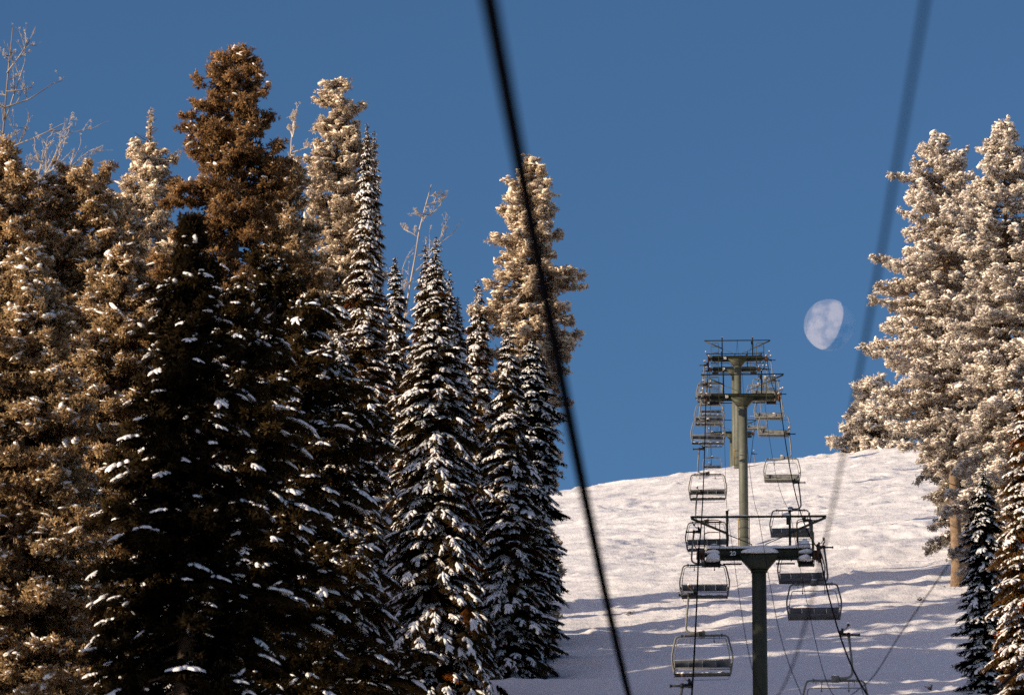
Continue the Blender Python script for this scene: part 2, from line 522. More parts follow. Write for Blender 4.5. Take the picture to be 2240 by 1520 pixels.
RIME_W = (.97, .86, .74)
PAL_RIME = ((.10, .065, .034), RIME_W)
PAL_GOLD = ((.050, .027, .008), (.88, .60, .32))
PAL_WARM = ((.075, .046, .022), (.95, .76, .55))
PAL_SHADE = ((.008, .006, .003), (.13, .082, .032))  # darkened gold: the shade on the front conifers is in the colour
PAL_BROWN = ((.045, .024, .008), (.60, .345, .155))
def rime(name, label, group, u, v, D, prof, base_u=None, seed=1, frost=.8, pal=PAL_RIME, step=.22, limbs=5, tuft=.15, blobs=0.0, bmat=None, clear=None, up_top=.7, trunk_r=.28, leader=0.0, space=.17, blobsize=.10, lean=None, fat=1.13, puff=.085, stubs=0, pads=0.0, padsize=1.0, clot=None):
    """broad open conifer whose twigs end in tufts: limbs, tufts, hoar frost, optional snow clots"""
    g = np.random.default_rng(seed)
    base, apex = tree_frame(u, v, D, base_u)
    H = apex[2]
    root = empty(name, base); setp(root, label, 'tree', group)
    pt = np.array([p[0] for p in prof]) * D / F; pr = np.array([p[1] for p in prof]) * D / F * fat
    zmax = pt[-1] if clear is None else clear * D / F
    zmax = min(zmax, H - .4)
    pos = []; limbmb = []; padl = []
    z = .05
    while z < zmax:
        r = np.interp(z, pt, pr)
        clump = .8
        for q in range(limbs):
            a = g.uniform(0, 2 * PI)
            L = max(.15, r * g.uniform(.5, 1.1) * (1 + .25 * math.sin(1.7 * z + 2 * a + seed) * math.sin(.7 * z - a)))
            if g.uniform() < .05: L *= 1.22
            pitch = up_top * math.exp(-z / 2.2) - .08 - .22 * min(1, z / max(zmax, .1)) + g.normal(0, .15)
            h = H - z
            p0 = apex * (h / H)
            n = max(3, int(L / .35) + 2)
            s = np.linspace(0, 1, n)
            d = np.array([math.cos(a), math.sin(a), 0])
            P = p0 + (s * L)[:, None] * d
            P[:, 2] += s * L * pitch - .10 * L * s + .16 * L * s * s
            P[1:, :2] += g.normal(0, .05, (n - 1, 2))
            limbmb.append((P, np.linspace(.012 + .014 * L, .006, n)))
            if z > .9 and g.uniform() < pads:
                e = P[-1] - P[-2]; th = math.atan2(e[1], e[0]); k = g.uniform(.55, 1.4) * padsize * min(1.0, .22 + .3 * L)
                tip = P[-1] + np.array([math.cos(th), math.sin(th), 0]) * .30
                padl.append((tip[0] - math.cos(th) * k, tip[1] - math.sin(th) * k, tip[2] - .02, th + g.normal(0, .3), -.05 + g.normal(0, .12), k))
            m = max(2, int(L / (space * .95)))
            ss = np.sqrt(g.uniform(.06, 1, m * 2))
            cx = np.stack([np.interp(ss, s, P[:, k]) for k in range(3)], 1)
            side = np.array([-d[1], d[0], 0])
            lat = g.normal(0, 1, len(ss)) * .24 * L * (1.1 - ss)
            cx += lat[:, None] * side + np.stack([np.zeros(len(ss)), np.zeros(len(ss)), g.normal(0, .08, len(ss)) - .05 * np.abs(lat)], 1)
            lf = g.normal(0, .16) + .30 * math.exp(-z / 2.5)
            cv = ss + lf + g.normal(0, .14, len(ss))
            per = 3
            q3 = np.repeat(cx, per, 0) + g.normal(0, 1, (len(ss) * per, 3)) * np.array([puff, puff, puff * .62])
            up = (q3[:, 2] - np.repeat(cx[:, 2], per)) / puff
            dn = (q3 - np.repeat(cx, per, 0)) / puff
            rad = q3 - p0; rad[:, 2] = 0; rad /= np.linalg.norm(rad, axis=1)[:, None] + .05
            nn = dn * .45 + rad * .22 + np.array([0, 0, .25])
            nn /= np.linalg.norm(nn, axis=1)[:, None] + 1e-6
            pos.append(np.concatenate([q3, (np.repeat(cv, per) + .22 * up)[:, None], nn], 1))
        z += step * g.uniform(.7, 1.3)
    if leader > 0:                                         # a bare, frosted leader above the crown
        p1 = apex + np.array([g.normal(0, .05), 0, leader])
        limbmb.append((np.linspace(apex - np.array([0, 0, .6]), p1, 5), np.linspace(.07, .025, 5)))
        for q in range(16):
            t = g.uniform(.05, .95); a = g.uniform(0, 2 * PI); L = (1.05 - t) * g.uniform(.4, .9)
            s0 = apex + (p1 - apex) * t; d = np.array([math.cos(a), math.sin(a), .35])
            limbmb.append((np.array([s0, s0 + d * L * .5, s0 + d * L + np.array([0, 0, .1 * L])]), [.022, .016, .008]))
        tl = g.uniform(0, 1, 26)
        pos.append(np.concatenate([apex + (p1 - apex) * tl[:, None] + g.normal(0, .05, (26, 3)), np.ones((26, 1)), np.zeros((26, 3))], 1))
    for q in range(stubs):
        h = g.uniform(.10, .30) * H; a = g.uniform(-2.6, -.2) if q % 2 else g.uniform(2.4, 3.6); L = g.uniform(.5, 2.2)
        p0 = apex * (h / H); d = np.array([math.cos(a), math.sin(a), -.1])
        limbmb.append((np.array([p0, p0 + d * L * .5 + np.array([0, 0, .1]), p0 + d * L]), [.03, .02, .008]))
    trunk_mesh(apex, trunk_r, bmat or M_bark, root, g=g, extra=limbmb)
    P = np.concatenate(pos)
    cr = Acc(); sn = Acc()
    if padl:
        A = np.array(padl); w_ = g.integers(0, len(FIRB), len(A))
        for i in range(len(FIRB)):
            q = A[w_ == i]
            if not len(q): continue
            R = rotz(q[:, 3]) @ roty(-q[:, 4]); S = np.zeros((len(q), 3, 3)); S[:, 0, 0] = q[:, 5]; S[:, 1, 1] = q[:, 5] * 1.15; S[:, 2, 2] = q[:, 5] * .8
            nv, nt_, nk, sv, st = FIRB[i]
            V, T = stamp(sv, st, R @ S, q[:, :3] + np.array([0, 0, .09])); sn.add(V, T)
            V, T = stamp(nv, nt_, R @ S, q[:, :3]); cr.add(V, T, lerp(pal[0], np.asarray(pal[1]) * .6, np.tile(nk, len(q))), np.zeros((len(V), 3)))
    pick = g.integers(0, len(TUFT), len(P))
    sc_ = tuft * g.uniform(.65, 1.35, len(P))
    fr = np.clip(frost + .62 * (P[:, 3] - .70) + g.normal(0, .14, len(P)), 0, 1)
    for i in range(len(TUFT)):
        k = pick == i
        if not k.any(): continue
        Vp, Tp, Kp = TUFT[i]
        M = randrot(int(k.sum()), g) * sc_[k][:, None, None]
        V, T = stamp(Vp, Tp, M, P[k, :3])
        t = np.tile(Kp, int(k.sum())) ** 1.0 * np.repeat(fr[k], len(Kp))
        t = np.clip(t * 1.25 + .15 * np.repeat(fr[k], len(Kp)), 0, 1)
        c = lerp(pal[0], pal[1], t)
        c *= np.repeat(g.uniform(.7, 1.15, int(k.sum())), len(Kp))[:, None]
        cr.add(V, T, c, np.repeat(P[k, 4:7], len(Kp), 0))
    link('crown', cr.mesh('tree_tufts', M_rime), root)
    if blobs > 0:
        kb = np.where(g.uniform(0, 1, len(P)) < blobs * np.clip(.05 + 1.2 * P[:, 3], .0, 1.9))[0]
        pb = g.integers(0, len(BLOB), len(kb))
        for i in range(len(BLOB)):
            q = kb[pb == i]
            if not len(q): continue
            M = rotz(g.uniform(0, 6.28, len(q))) @ rotx(g.normal(0, .3, len(q))) @ roty(g.normal(-.1, .35, len(q)))
            S = np.zeros((len(q), 3, 3)); s = blobsize * g.uniform(.45, 1.4, len(q)) * (1 + .7 * (g.uniform(0, 1, len(q)) < .06))
            S[:, 0, 0] = s * g.uniform(1.0, 2.3, len(q)); S[:, 1, 1] = s * g.uniform(.6, 1.1, len(q)); S[:, 2, 2] = s * g.uniform(.45, .8, len(q))
            V, T = stamp(*BLOB[i], M @ S, P[q, :3] + np.array([0, 0, .06]))
            sn.add(V, T)
    if sn.V: link('snow_load', sn.mesh('tree_snow', clot or M_padsnow, True), root)['kind'] = 'stuff'
    return root

def snag(name, label, group, pix, D, tips=(), seed=1, r0=.12, nb=26, blen=1.2, frost=.7, h0=.25, up=.5):
    """dead tree: bent bare trunk through photo points, bare forked branches with hoar frost"""
    g = np.random.default_rng(seed)
    pts = np.array([W(u, v, D) for u, v in pix])
    b = pts[0].copy(); gz = float(ground_z(b[0], b[1])) - .15
    if gz < pts[0][2]:
        pts = np.concatenate([[np.array([b[0] - (pts[1][0] - b[0]) * .2, b[1], gz])], pts])
    base = pts[0].copy(); pts = pts - base
    root = empty(name, base); setp(root, label, 'dead tree', group)
    s = np.linspace(0, 1, 20); tt = np.linspace(0, 1, len(pts))
    seg = np.concatenate([[0], np.cumsum(np.linalg.norm(np.diff(pts, axis=0), axis=1))]); seg /= seg[-1]
    P = np.stack([np.interp(s, seg, pts[:, k]) for k in range(3)], 1)
    P[1:-1, :2] += g.normal(0, .025, (18, 2))
    tm = MB(); tm.tube(P, r0 * (1 - s) ** .9 + .018, 8)
    br = MB(); tw = []
    def branch(p, d, L, r, lvl):
        n = 5; q = [p]
        dd = d.copy()
        for i in range(n - 1):
            dd = dd + g.normal(0, .16, 3) + np.array([0, 0, .06]); dd /= np.linalg.norm(dd)
            q.append(q[-1] + dd * L / (n - 1))
        q = np.array(q); br.tube(q, np.linspace(r, r * .4, n), 5, caps=False); tw.append(q[2:])
        if lvl > 0:
            for c in range(int(g.integers(3, 6))):
                i = int(g.integers(1, n)); nd = dd + g.normal(0, .55, 3) + np.array([0, 0, .3]); nd /= np.linalg.norm(nd)
                branch(q[i], nd, L * g.uniform(.3, .55), r * .55, lvl - 1)
    for q in range(nb):
        t = g.uniform(h0, .98); p = np.array([np.interp(t, s, P[:, k]) for k in range(3)])
        a = g.uniform(0, 2 * PI); d = np.array([math.cos(a), math.sin(a) * .6, up * g.uniform(-.2, 1)]); d /= np.linalg.norm(d)
        branch(p, d, blen * (1.15 - t) * g.uniform(.5, 1.2) + .15, .02 + .012 * (1 - t), 1)
    for (u, v, tu, tv) in tips:
        p = W(u, v, D) - base; e = W(tu, tv, D) - base
        d = (e - p); L = np.linalg.norm(d); branch(p, d / L, L, .035, 2)
    V, T, Q = tm.arrays(); c = np.clip(frost + g.normal(0, .3, len(V)), 0, 1)
    link('trunk', make_mesh('dead_trunk', V, T, M_deadwood, col=lerp((.10, .06, .035), (.62, .52, .43), c), smooth=True, Q=Q), root)
    V, T, Q = br.arrays(); c = np.clip(frost + g.normal(0, .3, len(V)), 0, 1)
    link('branches', make_mesh('dead_branches', V, T, M_deadwood, col=lerp((.08, .05, .03), (.66, .58, .50), c), smooth=True, Q=Q), root)['kind'] = 'stuff'
    P2 = np.concatenate(tw); P2 = P2[g.uniform(0, 1, len(P2)) < .75 * frost]
    if len(P2):
        A = Acc()
        for i in range(4):
            q = P2[i::4]
            if not len(q): continue
            Vp, Tp, Kp = TUFT[i]
            V, T = stamp(Vp, Tp, randrot(len(q), g) * (g.uniform(.04, .09, len(q)))[:, None, None], q)
            A.add(V, T, lerp((.3, .24, .2), RIME_W, np.tile(Kp, len(q))))
        link('rime', A.mesh('rime_frost', M_rime), root)['kind'] = 'stuff'
    return root

#TREES_BEGIN
GF = 'conifers of the left grove'
GR = 'trees along the right edge'
def ray_ground(u, v):
    for D in np.arange(190, 420, .25):
        p = W(u, v, D)
        if ground_z(p[0], p[1]) > p[2]: return D
    return 300
# back row of the left grove
snag('dead_tree', 'bare frosted dead tree at the far left edge with long upturned branches', None, [(-12, 900), (2, 420), (10, 230), (28, 62)], 215,
     tips=[(10, 235, 112, 208), (8, 270, 88, 148), (5, 330, 155, 290), (15, 160, 72, 92), (3, 400, 140, 352), (12, 200, 60, 190)], seed=3, r0=.12, nb=64, blen=1.5, frost=.38, h0=.5)
snag('dead_tree', 'low frosted dead tree with a spray of thin bare twigs above the round left crowns', None, [(62, 900), (78, 430), (95, 330)], 225,
     tips=[(75, 430, 150, 318), (80, 400, 152, 288), (75, 440, 120, 330), (85, 380, 110, 300), (72, 450, 145, 365)], seed=5, r0=.08, nb=10, blen=1.0, frost=.6, h0=.75)
rime('conifer_tree', 'frosted conifer cut by the left picture edge below the tall dead tree', GF, 8, 335, 205, [(0, 14), (60, 60), (200, 95), (600, 130), (1200, 140)], seed=21, tuft=.19, space=.20, frost=.76, fat=1.12, pal=PAL_GOLD, blobs=0.26, blobsize=.085)
rime('conifer_tree', 'broad conifer with a rounded frosted crown near the left edge', GF, 186, 386, 206, [(0, 34), (22, 62), (80, 84), (250, 112), (600, 140), (1150, 150)], seed=22, tuft=.19, space=.20, frost=.76, fat=1.2, pal=PAL_GOLD, blobs=0.26, blobsize=.085)
rime('conifer_tree', 'small rounded conifer between the left edge tree and the broad rounded crown', GF, 98, 440, 212, [(0, 30), (30, 56), (100, 76), (400, 104), (1100, 120)], seed=23, tuft=.19, space=.20, frost=.70, fat=1.2, pal=PAL_GOLD, blobs=0.26, blobsize=.085)
rime('conifer_tree', 'white frosted conifer topped by a thin bare leader, left of the tall brown tree', GF, 326, 330, 252, [(0, 22), (40, 42), (110, 58), (250, 80), (500, 105), (1000, 115)], seed=24, clot=M_clot_warm, pal=PAL_WARM, frost=1.0, fat=1.25, leader=1.9, blobs=.42, blobsize=.088)
rime('conifer_tree', 'tallest conifer with an orange brown crown and hardly any frost', GF, 520, 118, 191.5, [(0, 18), (30, 42), (90, 60), (140, 64), (190, 92), (250, 112), (420, 122), (600, 140), (900, 180), (1350, 200)], seed=25, frost=.55, space=.22, fat=1.2, pal=PAL_BROWN, blobs=.045, tuft=.16, blobsize=.07)
snag('dead_tree', 'slim frosted bare spar between the tall brown tree and the frosted tree behind the spire', None, [(630, 600), (634, 350), (644, 242)], 245, tips=[(640, 300, 662, 252), (638, 335, 672, 318), (641, 300, 628, 282), (642, 275, 652, 244)], seed=8, r0=.12, nb=6, blen=.35, frost=.8, h0=.86)
rime('conifer_tree', 'brown gold conifer filling the gap between the tall brown tree and the airy frosted tree', GF, 632, 372, 228, [(0, 20), (50, 46), (200, 72), (500, 100), (1000, 120)], seed=28, tuft=.2, frost=.62, fat=1.15, pal=PAL_GOLD, blobs=0.30, blobsize=.085)
rime('conifer_tree', 'brown gold conifer low between the rounded crown and the tree with the thin leader', GF, 258, 462, 232, [(0, 18), (50, 46), (200, 80), (500, 110), (1000, 120)], seed=29, tuft=.2, frost=.6, fat=1.15, pal=PAL_GOLD, blobs=0.27, blobsize=.085)
rime('conifer_tree', 'tall airy frosted conifer right of the brown tree, dark trunk showing', GF, 738, 188, 281, [(0, 18), (45, 44), (130, 58), (250, 66), (420, 82), (620, 95), (1000, 100)], seed=26, clot=M_clot_warm, pal=PAL_WARM, frost=.85, fat=1.2, blobs=.34, blobsize=.085)
fir('fir_tree', 'second slender tip just behind the tallest snowy spire', GF, 818, 286, 249, [(0, 3), (60, 9), (200, 20), (500, 30), (1000, 60)], seed=31, pal=FIR_GOLD, dens=.9)
fir('fir_tree', 'tallest narrow snowy spire rising against the sky left of the leaning dead tree', GF, 803, 270, 246, [(0, 3), (60, 12), (150, 22), (300, 34), (450, 50), (650, 66), (900, 84), (1250, 108)], seed=32, pal=FIR_GOLD)
fir('fir_tree', 'small dark fir tucked behind the base of the leaning dead tree', GF, 865, 560, 274, [(0, 5), (80, 20), (250, 36), (600, 60)], seed=33)
snag('dead_tree', 'leaning silver dead tree with frosted crooked branches behind the twin topped fir', None, [(876, 760), (893, 640), (915, 520), (930, 460), (944, 404)], 284,
     tips=[(926, 475, 990, 462), (918, 520, 880, 515), (908, 560, 992, 522), (900, 600, 995, 545), (930, 450, 972, 440), (936, 430, 960, 420), (885, 690, 872, 580), (930, 476, 905, 462)], seed=9, r0=.10, nb=10, blen=.5, frost=.55, h0=.6)
fir('fir_tree', 'left tip of the twin topped snowy fir', GF, 931, 535, 233, [(0, 4), (50, 12), (150, 26), (400, 64), (900, 100)], seed=34, pal=FIR_GOLD)
fir('fir_tree', 'big snow laden fir widening to the bottom left of the slope', GF, 954, 520, 225, [(0, 4), (40, 13), (110, 26), (220, 46), (350, 72), (500, 94), (700, 115), (1000, 158)], seed=35, pal=FIR_DARK)
fir('fir_tree', 'narrow fir close behind the right side of the big snow laden fir', GF, 983, 590, 266, [(0, 4), (100, 18), (300, 42), (600, 66), (900, 80)], seed=36)
fir('fir_tree', 'slim low tipped fir between the big fir and the lone small spire', GF, 1001, 648, 258, [(0, 4), (100, 18), (300, 45), (700, 80)], seed=37)
fir('fir_tree', 'small snowy spire standing clear left of the frosted tree beside the thick cable', GF, 1045, 610, 262, [(0, 4), (50, 12), (120, 28), (300, 46), (600, 72), (900, 90)], seed=38, pal=FIR_GOLD)
rime('conifer_tree', 'large frosted conifer crossed by the thick blurred cable', GF, 1165, 356, 264, [(0, 10), (40, 32), (100, 52), (200, 72), (300, 90), (400, 92), (480, 74), (600, 50), (1050, 45)], seed=27, clot=M_clot_warm, pal=PAL_WARM, frost=1.08, fat=1.2, blobs=.5, blobsize=.088)
fir('fir_tree', 'dark fir in front of the large frosted conifer', GF, 1112, 690, 246, [(0, 4), (100, 22), (300, 56), (500, 82), (770, 98)], seed=39)
fir('fir_tree', 'dark shaded fir ending the grove beside the open slope', GF, 1164, 742, 252, [(0, 5), (80, 42), (180, 62), (450, 64), (690, 58)], seed=40, pal=FIR_SHADE)
# front of the left grove
rime('conifer_tree', 'brown gold conifer low at the left edge with small snow clots', GF, 55, 560, 178, [(0, 12), (60, 55), (200, 105), (500, 150), (960, 180)], seed=41, tuft=.19, space=.20, frost=.52, fat=1.2, pal=PAL_GOLD, blobs=0.30, blobsize=.085, bmat=M_bark_tan)
rime('conifer_tree', 'brown gold conifer with snow clots in front of the rounded left crowns', GF, 262, 560, 192, [(0, 12), (60, 50), (200, 95), (500, 140), (960, 170)], seed=42, tuft=.19, space=.20, frost=.50, fat=1.2, pal=PAL_GOLD, blobs=0.30, blobsize=.085)
fir('fir_tree', 'shaded fir between the dark front firs and the snowy spire', GF, 742, 690, 199, [(0, 5), (150, 38), (400, 78), (850, 130)], seed=43, pal=FIR_DARK)
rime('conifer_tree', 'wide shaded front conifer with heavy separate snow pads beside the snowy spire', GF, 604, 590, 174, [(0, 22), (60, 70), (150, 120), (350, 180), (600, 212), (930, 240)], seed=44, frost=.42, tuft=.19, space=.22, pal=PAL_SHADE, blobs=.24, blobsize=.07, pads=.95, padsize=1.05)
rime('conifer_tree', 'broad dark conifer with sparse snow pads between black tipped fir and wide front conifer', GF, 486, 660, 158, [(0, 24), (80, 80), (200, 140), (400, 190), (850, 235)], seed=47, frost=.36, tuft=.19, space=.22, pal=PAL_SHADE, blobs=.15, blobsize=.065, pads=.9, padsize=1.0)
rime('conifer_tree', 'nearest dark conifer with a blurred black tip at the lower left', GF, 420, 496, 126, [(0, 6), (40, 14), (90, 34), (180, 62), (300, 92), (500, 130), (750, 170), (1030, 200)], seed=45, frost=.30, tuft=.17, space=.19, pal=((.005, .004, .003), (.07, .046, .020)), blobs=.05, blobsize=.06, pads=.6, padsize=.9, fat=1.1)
fir('fir_tree', 'small pale frosted sapling at the foot of the big snow laden fir', None, 806, 1385, 205, [(0, 4), (50, 28), (140, 62)], seed=46, pal=((.03, .03, .02), (.16, .15, .12)), snow=.6)
# right edge
rime('conifer_tree', 'tall white frosted tree with a bare tan lower trunk right of the moon', GR, 2055, 305, ray_ground(2076, 1268), [(0, 12), (25, 22), (60, 58), (130, 92), (250, 116), (400, 132), (500, 146), (600, 140), (680, 90), (735, 45)], base_u=2076, seed=51, clot=M_clot, clear=735, stubs=12, frost=1.15, fat=1.15, bmat=M_bark_tan, trunk_r=.30, blobs=.85, blobsize=.072, tuft=.135)
rime('conifer_tree', 'shaded frosted tree directly behind the tan trunk', GR, 2098, 420, ray_ground(2094, 1243), [(0, 12), (60, 50), (200, 90), (500, 100), (760, 70)], base_u=2094, seed=52, clot=M_clot, frost=.55, trunk_r=.3, blobs=.15, blobsize=.085)
rime('conifer_tree', 'frosted tree with a thin trunk set back on the slope at the right', GR, 2130, 470, ray_ground(2118, 1203), [(0, 12), (60, 50), (200, 80), (500, 90), (720, 60)], base_u=2118, seed=53, clot=M_clot, frost=.7, blobs=.25, blobsize=.085, bmat=M_bark_tan, trunk_r=.24)
rime('conifer_tree', 'tall white frosted tree cut by the right picture edge', GR, 2194, 282, 272, [(0, 15), (40, 38), (100, 66), (300, 104), (600, 122), (950, 120)], seed=54, clot=M_clot, frost=1.1, blobs=.85, blobsize=.074, tuft=.135)
rime('conifer_tree', 'small bright white frosted tree on the crest beyond the tan trunk', GR, 1912, 842, 412, [(0, 22), (40, 50), (80, 72), (125, 78), (145, 70)], seed=55, clot=M_clot, frost=1.2, blobs=.9, blobsize=.12, limbs=7, up_top=.3, tuft=.26)
fir('fir_tree', 'narrow blue shaded fir with snow pads at the lower right', GR, 2150, 1005, 228, [(0, 3), (60, 16), (150, 38), (300, 54), (520, 62), (700, 66)], seed=56, pal=FIR_SHADE)
fir('fir_tree', 'sunlit orange brown fir with round snow caps cut by the right edge', GR, 2240, 845, 214, [(0, 6), (100, 36), (250, 52), (450, 66), (800, 88)], seed=57, pal=((.035, .020, .007), (.38, .20, .07)), rust=.05, snow=.7)
#TREES_END

# the grove goes on unseen; these trees are placed for the shade they cast
def woods():
    g = np.random.default_rng(77); cr = Acc(); mbt = MB(); origin = np.array([-34.0, 130.0, float(ground_z(-34, 130))])
    for X, Y, top in SHADE_WOODS:
        gz = float(ground_z(X, Y)); H = top - gz
        mbt.tube([np.array([X, Y, gz - .2]) - origin, np.array([X, Y, top]) - origin], [.25, .02], 8)
        k = int(H * 22)
        z = np.sort(g.uniform(.1, H - 1.0, k)); r = .15 + .135 * z
        L = np.clip(r * g.uniform(.7, 1.15, k), .2, 3.2); a = g.uniform(0, 2 * PI, k)
        R = rotz(a) @ roty(np.full(k, .15)); S = np.zeros((k, 3, 3)); S[:, 0, 0] = L; S[:, 1, 1] = L * .9; S[:, 2, 2] = L
        t = np.stack([np.full(k, X), np.full(k, Y), top - z], 1) - origin
        for i in range(4):
            q = slice(i, None, 4); nv, nt_, nk = FIRB[i][:3]
            V, T = stamp(nv, nt_, (R @ S)[q], t[q]); cr.add(V, T, lerp(FIR_DARK[0], FIR_DARK[1], np.tile(nk, len(t[q]))))
    for q in range(900):
        X, Y = g.uniform(-170, 170), g.uniform(-190, 195)
        rel = X - XL(Y)
        if -19 < rel < 26 and Y > -30 or abs(rel) < 10: continue
        if rel < 0 and Y > 92: continue
        if abs(X) < Y * .098 + 7: continue
        gz = float(ground_z(X, Y)); H = g.uniform(14, 23); r0 = g.uniform(2.2, 3.4); n = 12; base = gz - .3
        V = []; T = []
        for t in range(6):
            z0, z1 = H * (.08 + .15 * t), min(H, H * (.08 + .15 * t) + H * .30)
            rr = r0 * (1 - (.08 + .15 * t)) * np.where(np.arange(n) % 2 == 0, 1.0, .55) * g.uniform(.8, 1.15, n)
            an = np.arange(n) * 2 * PI / n + g.uniform(0, 1)
            k = len(V)
            V += [(X + rr[i] * math.cos(an[i]), Y + rr[i] * math.sin(an[i]), base + z0 + g.uniform(-.3, .3)) for i in range(n)] + [(X, Y, base + z1)]
            T += [(k + i, k + (i + 1) % n, k + n) for i in range(n)]
        V = np.array(V) - origin
        cr.add(V, np.array(T), lerp((.010, .011, .007), (.05, .04, .02), g.uniform(0, 1, len(V)) ** 2))
    root = empty('forest', origin); setp(root, 'unseen dark conifer woods beyond the picture edges on both sides of the run, placed for their shade', 'forest', None, 'stuff')
    link('crown', cr.mesh('forest_crowns', M_needle), root); mbt.build('trunk', M_bark, root, True)
SHADE_WOODS = [(-24, 112, 37), (-22, 122, 38), (-30, 128, 41), (-34, 112, 40), (-27, 138, 42), (-36, 121, 42), (-31, 104, 38), (-22, 141, 43), 
         (-23, 185, 54), (-26, 187, 54), (-24.5, 216.5, 65), (-25, 211, 57), (-27, 208, 57), (-26, 227, 65), (-25.5, 224, 64), (-24, 207, 57), (-23.5, 210, 57.5), (-26, 205, 57), (-24, 219, 62), (-25, 221.5, 62), (-25, 229.5, 65), (-23.5, 213, 60), (-26.5, 217, 63), (-27, 236, 65), (-29, 225, 63), (-26.5, 233, 63.5), (-30, 231, 64),
         (-21.5, 169.5, 43), (-24, 172, 43.5), (-22, 175.5, 44), (-22, 164, 42), (-23.5, 181, 48)]
woods()

# saplings poking out of the snow
def sapling(label, u, v, D, h, seed):
    g = np.random.default_rng(seed)
    p = W(u, v, D); b = np.array([p[0], p[1], float(ground_z(p[0], p[1])) - .1])
    mb = MB()
    for k in range(int(g.integers(4, 7))):
        d = np.array([g.normal(0, .5), g.normal(0, .3), 1.0]); d /= np.linalg.norm(d)
        L = h * g.uniform(.5, 1.1)
        q = np.array([[0, 0, 0], d * L * .5, d * L + np.array([g.normal(0, .06), 0, 0])]); mb.tube(q, [.02, .014, .006], 5)
        for e in range(4):
            dd = np.array([g.normal(0, .6), g.normal(0, .4), .5]); s = q[1] + (q[2] - q[1]) * g.uniform(0, 1)
            mb.tube(np.array([s, s + dd * h * .25]), [.02, .008], 4)
    V, T, Q = mb.arrays()
    o = link('sapling', make_mesh('sapling', V, T, M_bark, Q=Q)); o.location = b
    setp(o, label, 'sapling')

for lab, u, v, h, s in [('bare twig poking from the shaded snow right of the grove', 1376, 1352, .5, 1), ('pair of tiny dark twigs beside the foot of the grove', 1272, 1352, .3, 2),
                        ('dark twiggy seedling below the tan trunk', 2080, 1296, .45, 3), ('tiny dark twig on the snow left of the twiggy seedling', 2013, 1312, .25, 4),
                        ('dark seedling in the shaded snow at the lower right', 2038, 1510, .35, 5)]:
    sapling(lab, u, v, ray_ground(u, v), h, s)

# ------------------------------------------------------------------ lift line
G = 2.09
def line_x(D): return 1.44 + .0361 * D
TOW = [(198, 1200, '20'), (325, 862, '21'), (408, 779, '22'), (480, 803, '23'), (552, 944, '24')]
def PZ(v, D): return W(1120, v, D)[1:]
def rope_pts(side):
    """rope in world space by axial distance"""
    near = {-1: [(16.2, 0), (41.7, 1520), (198, 1200)], 1: [(65, 1447), (133, 1522), (198, 1202)]}[side]
    z = np.array([PZ(v, D)[1] for D, v in near]); d = np.array([D for D, v in near])
    co = np.polyfit(d, z, 2)
    Ds = list(np.linspace(-25, 198, 90)); Zs = list(np.polyval(co, Ds))
    sup = [(D, PZ(v, D)[1]) for D, v, _ in TOW] + [(700, PZ(1035, 700)[1])]
    sag = [1.6, .75, .6, .6, 1.2]
    for i in range(len(sup) - 1):
        (a, za), (b, zb) = sup[i], sup[i + 1]
        t = np.linspace(0, 1, 24)[1:]
        Ds += list(a + (b - a) * t); Zs += list(za + (zb - za) * t - sag[i] * 4 * t * (1 - t))
    Ds = np.array(Ds); Zs = np.array(Zs)
    Y = (Ds - Zs * SP) / CP
    X = line_x(Ds) + side * G
    return Ds, np.stack([X, Y, Zs], 1)
ROPE = {s: rope_pts(s) for s in (-1, 1)}
def rope_at(side, D):
    Ds, P = ROPE[side]
    return np.array([np.interp(D, Ds, P[:, k]) for k in range(3)])
for s, lab in ((-1, 'thick steel haul rope of the left uphill side, blurred close to the camera'), (1, 'thick steel haul rope of the right downhill side')):
    mb = MB(); mb.tube(ROPE[s][1], .025, 8)
    o = mb.build('haul_rope', M_rope, None, True); setp(o, lab, 'cable')
LINE_YAW = -math.atan(.0371)

# ------------------------------------------------------------------ towers
def text_mesh(s, size):
    cu = bpy.data.curves.new('number', 'FONT'); cu.body = s; cu.size = size; cu.align_x = 'CENTER'; cu.align_y = 'CENTER'
    cu.extrude = .004; cu.offset = .005
    o = bpy.data.objects.new('number', cu); C.objects.link(o)
    dg = bpy.context.evaluated_depsgraph_get()
    me = bpy.data.meshes.new_from_object(o.evaluated_get(dg))
    bpy.data.objects.remove(o)
    me.materials.clear(); me.materials.append(M_white)
    return me

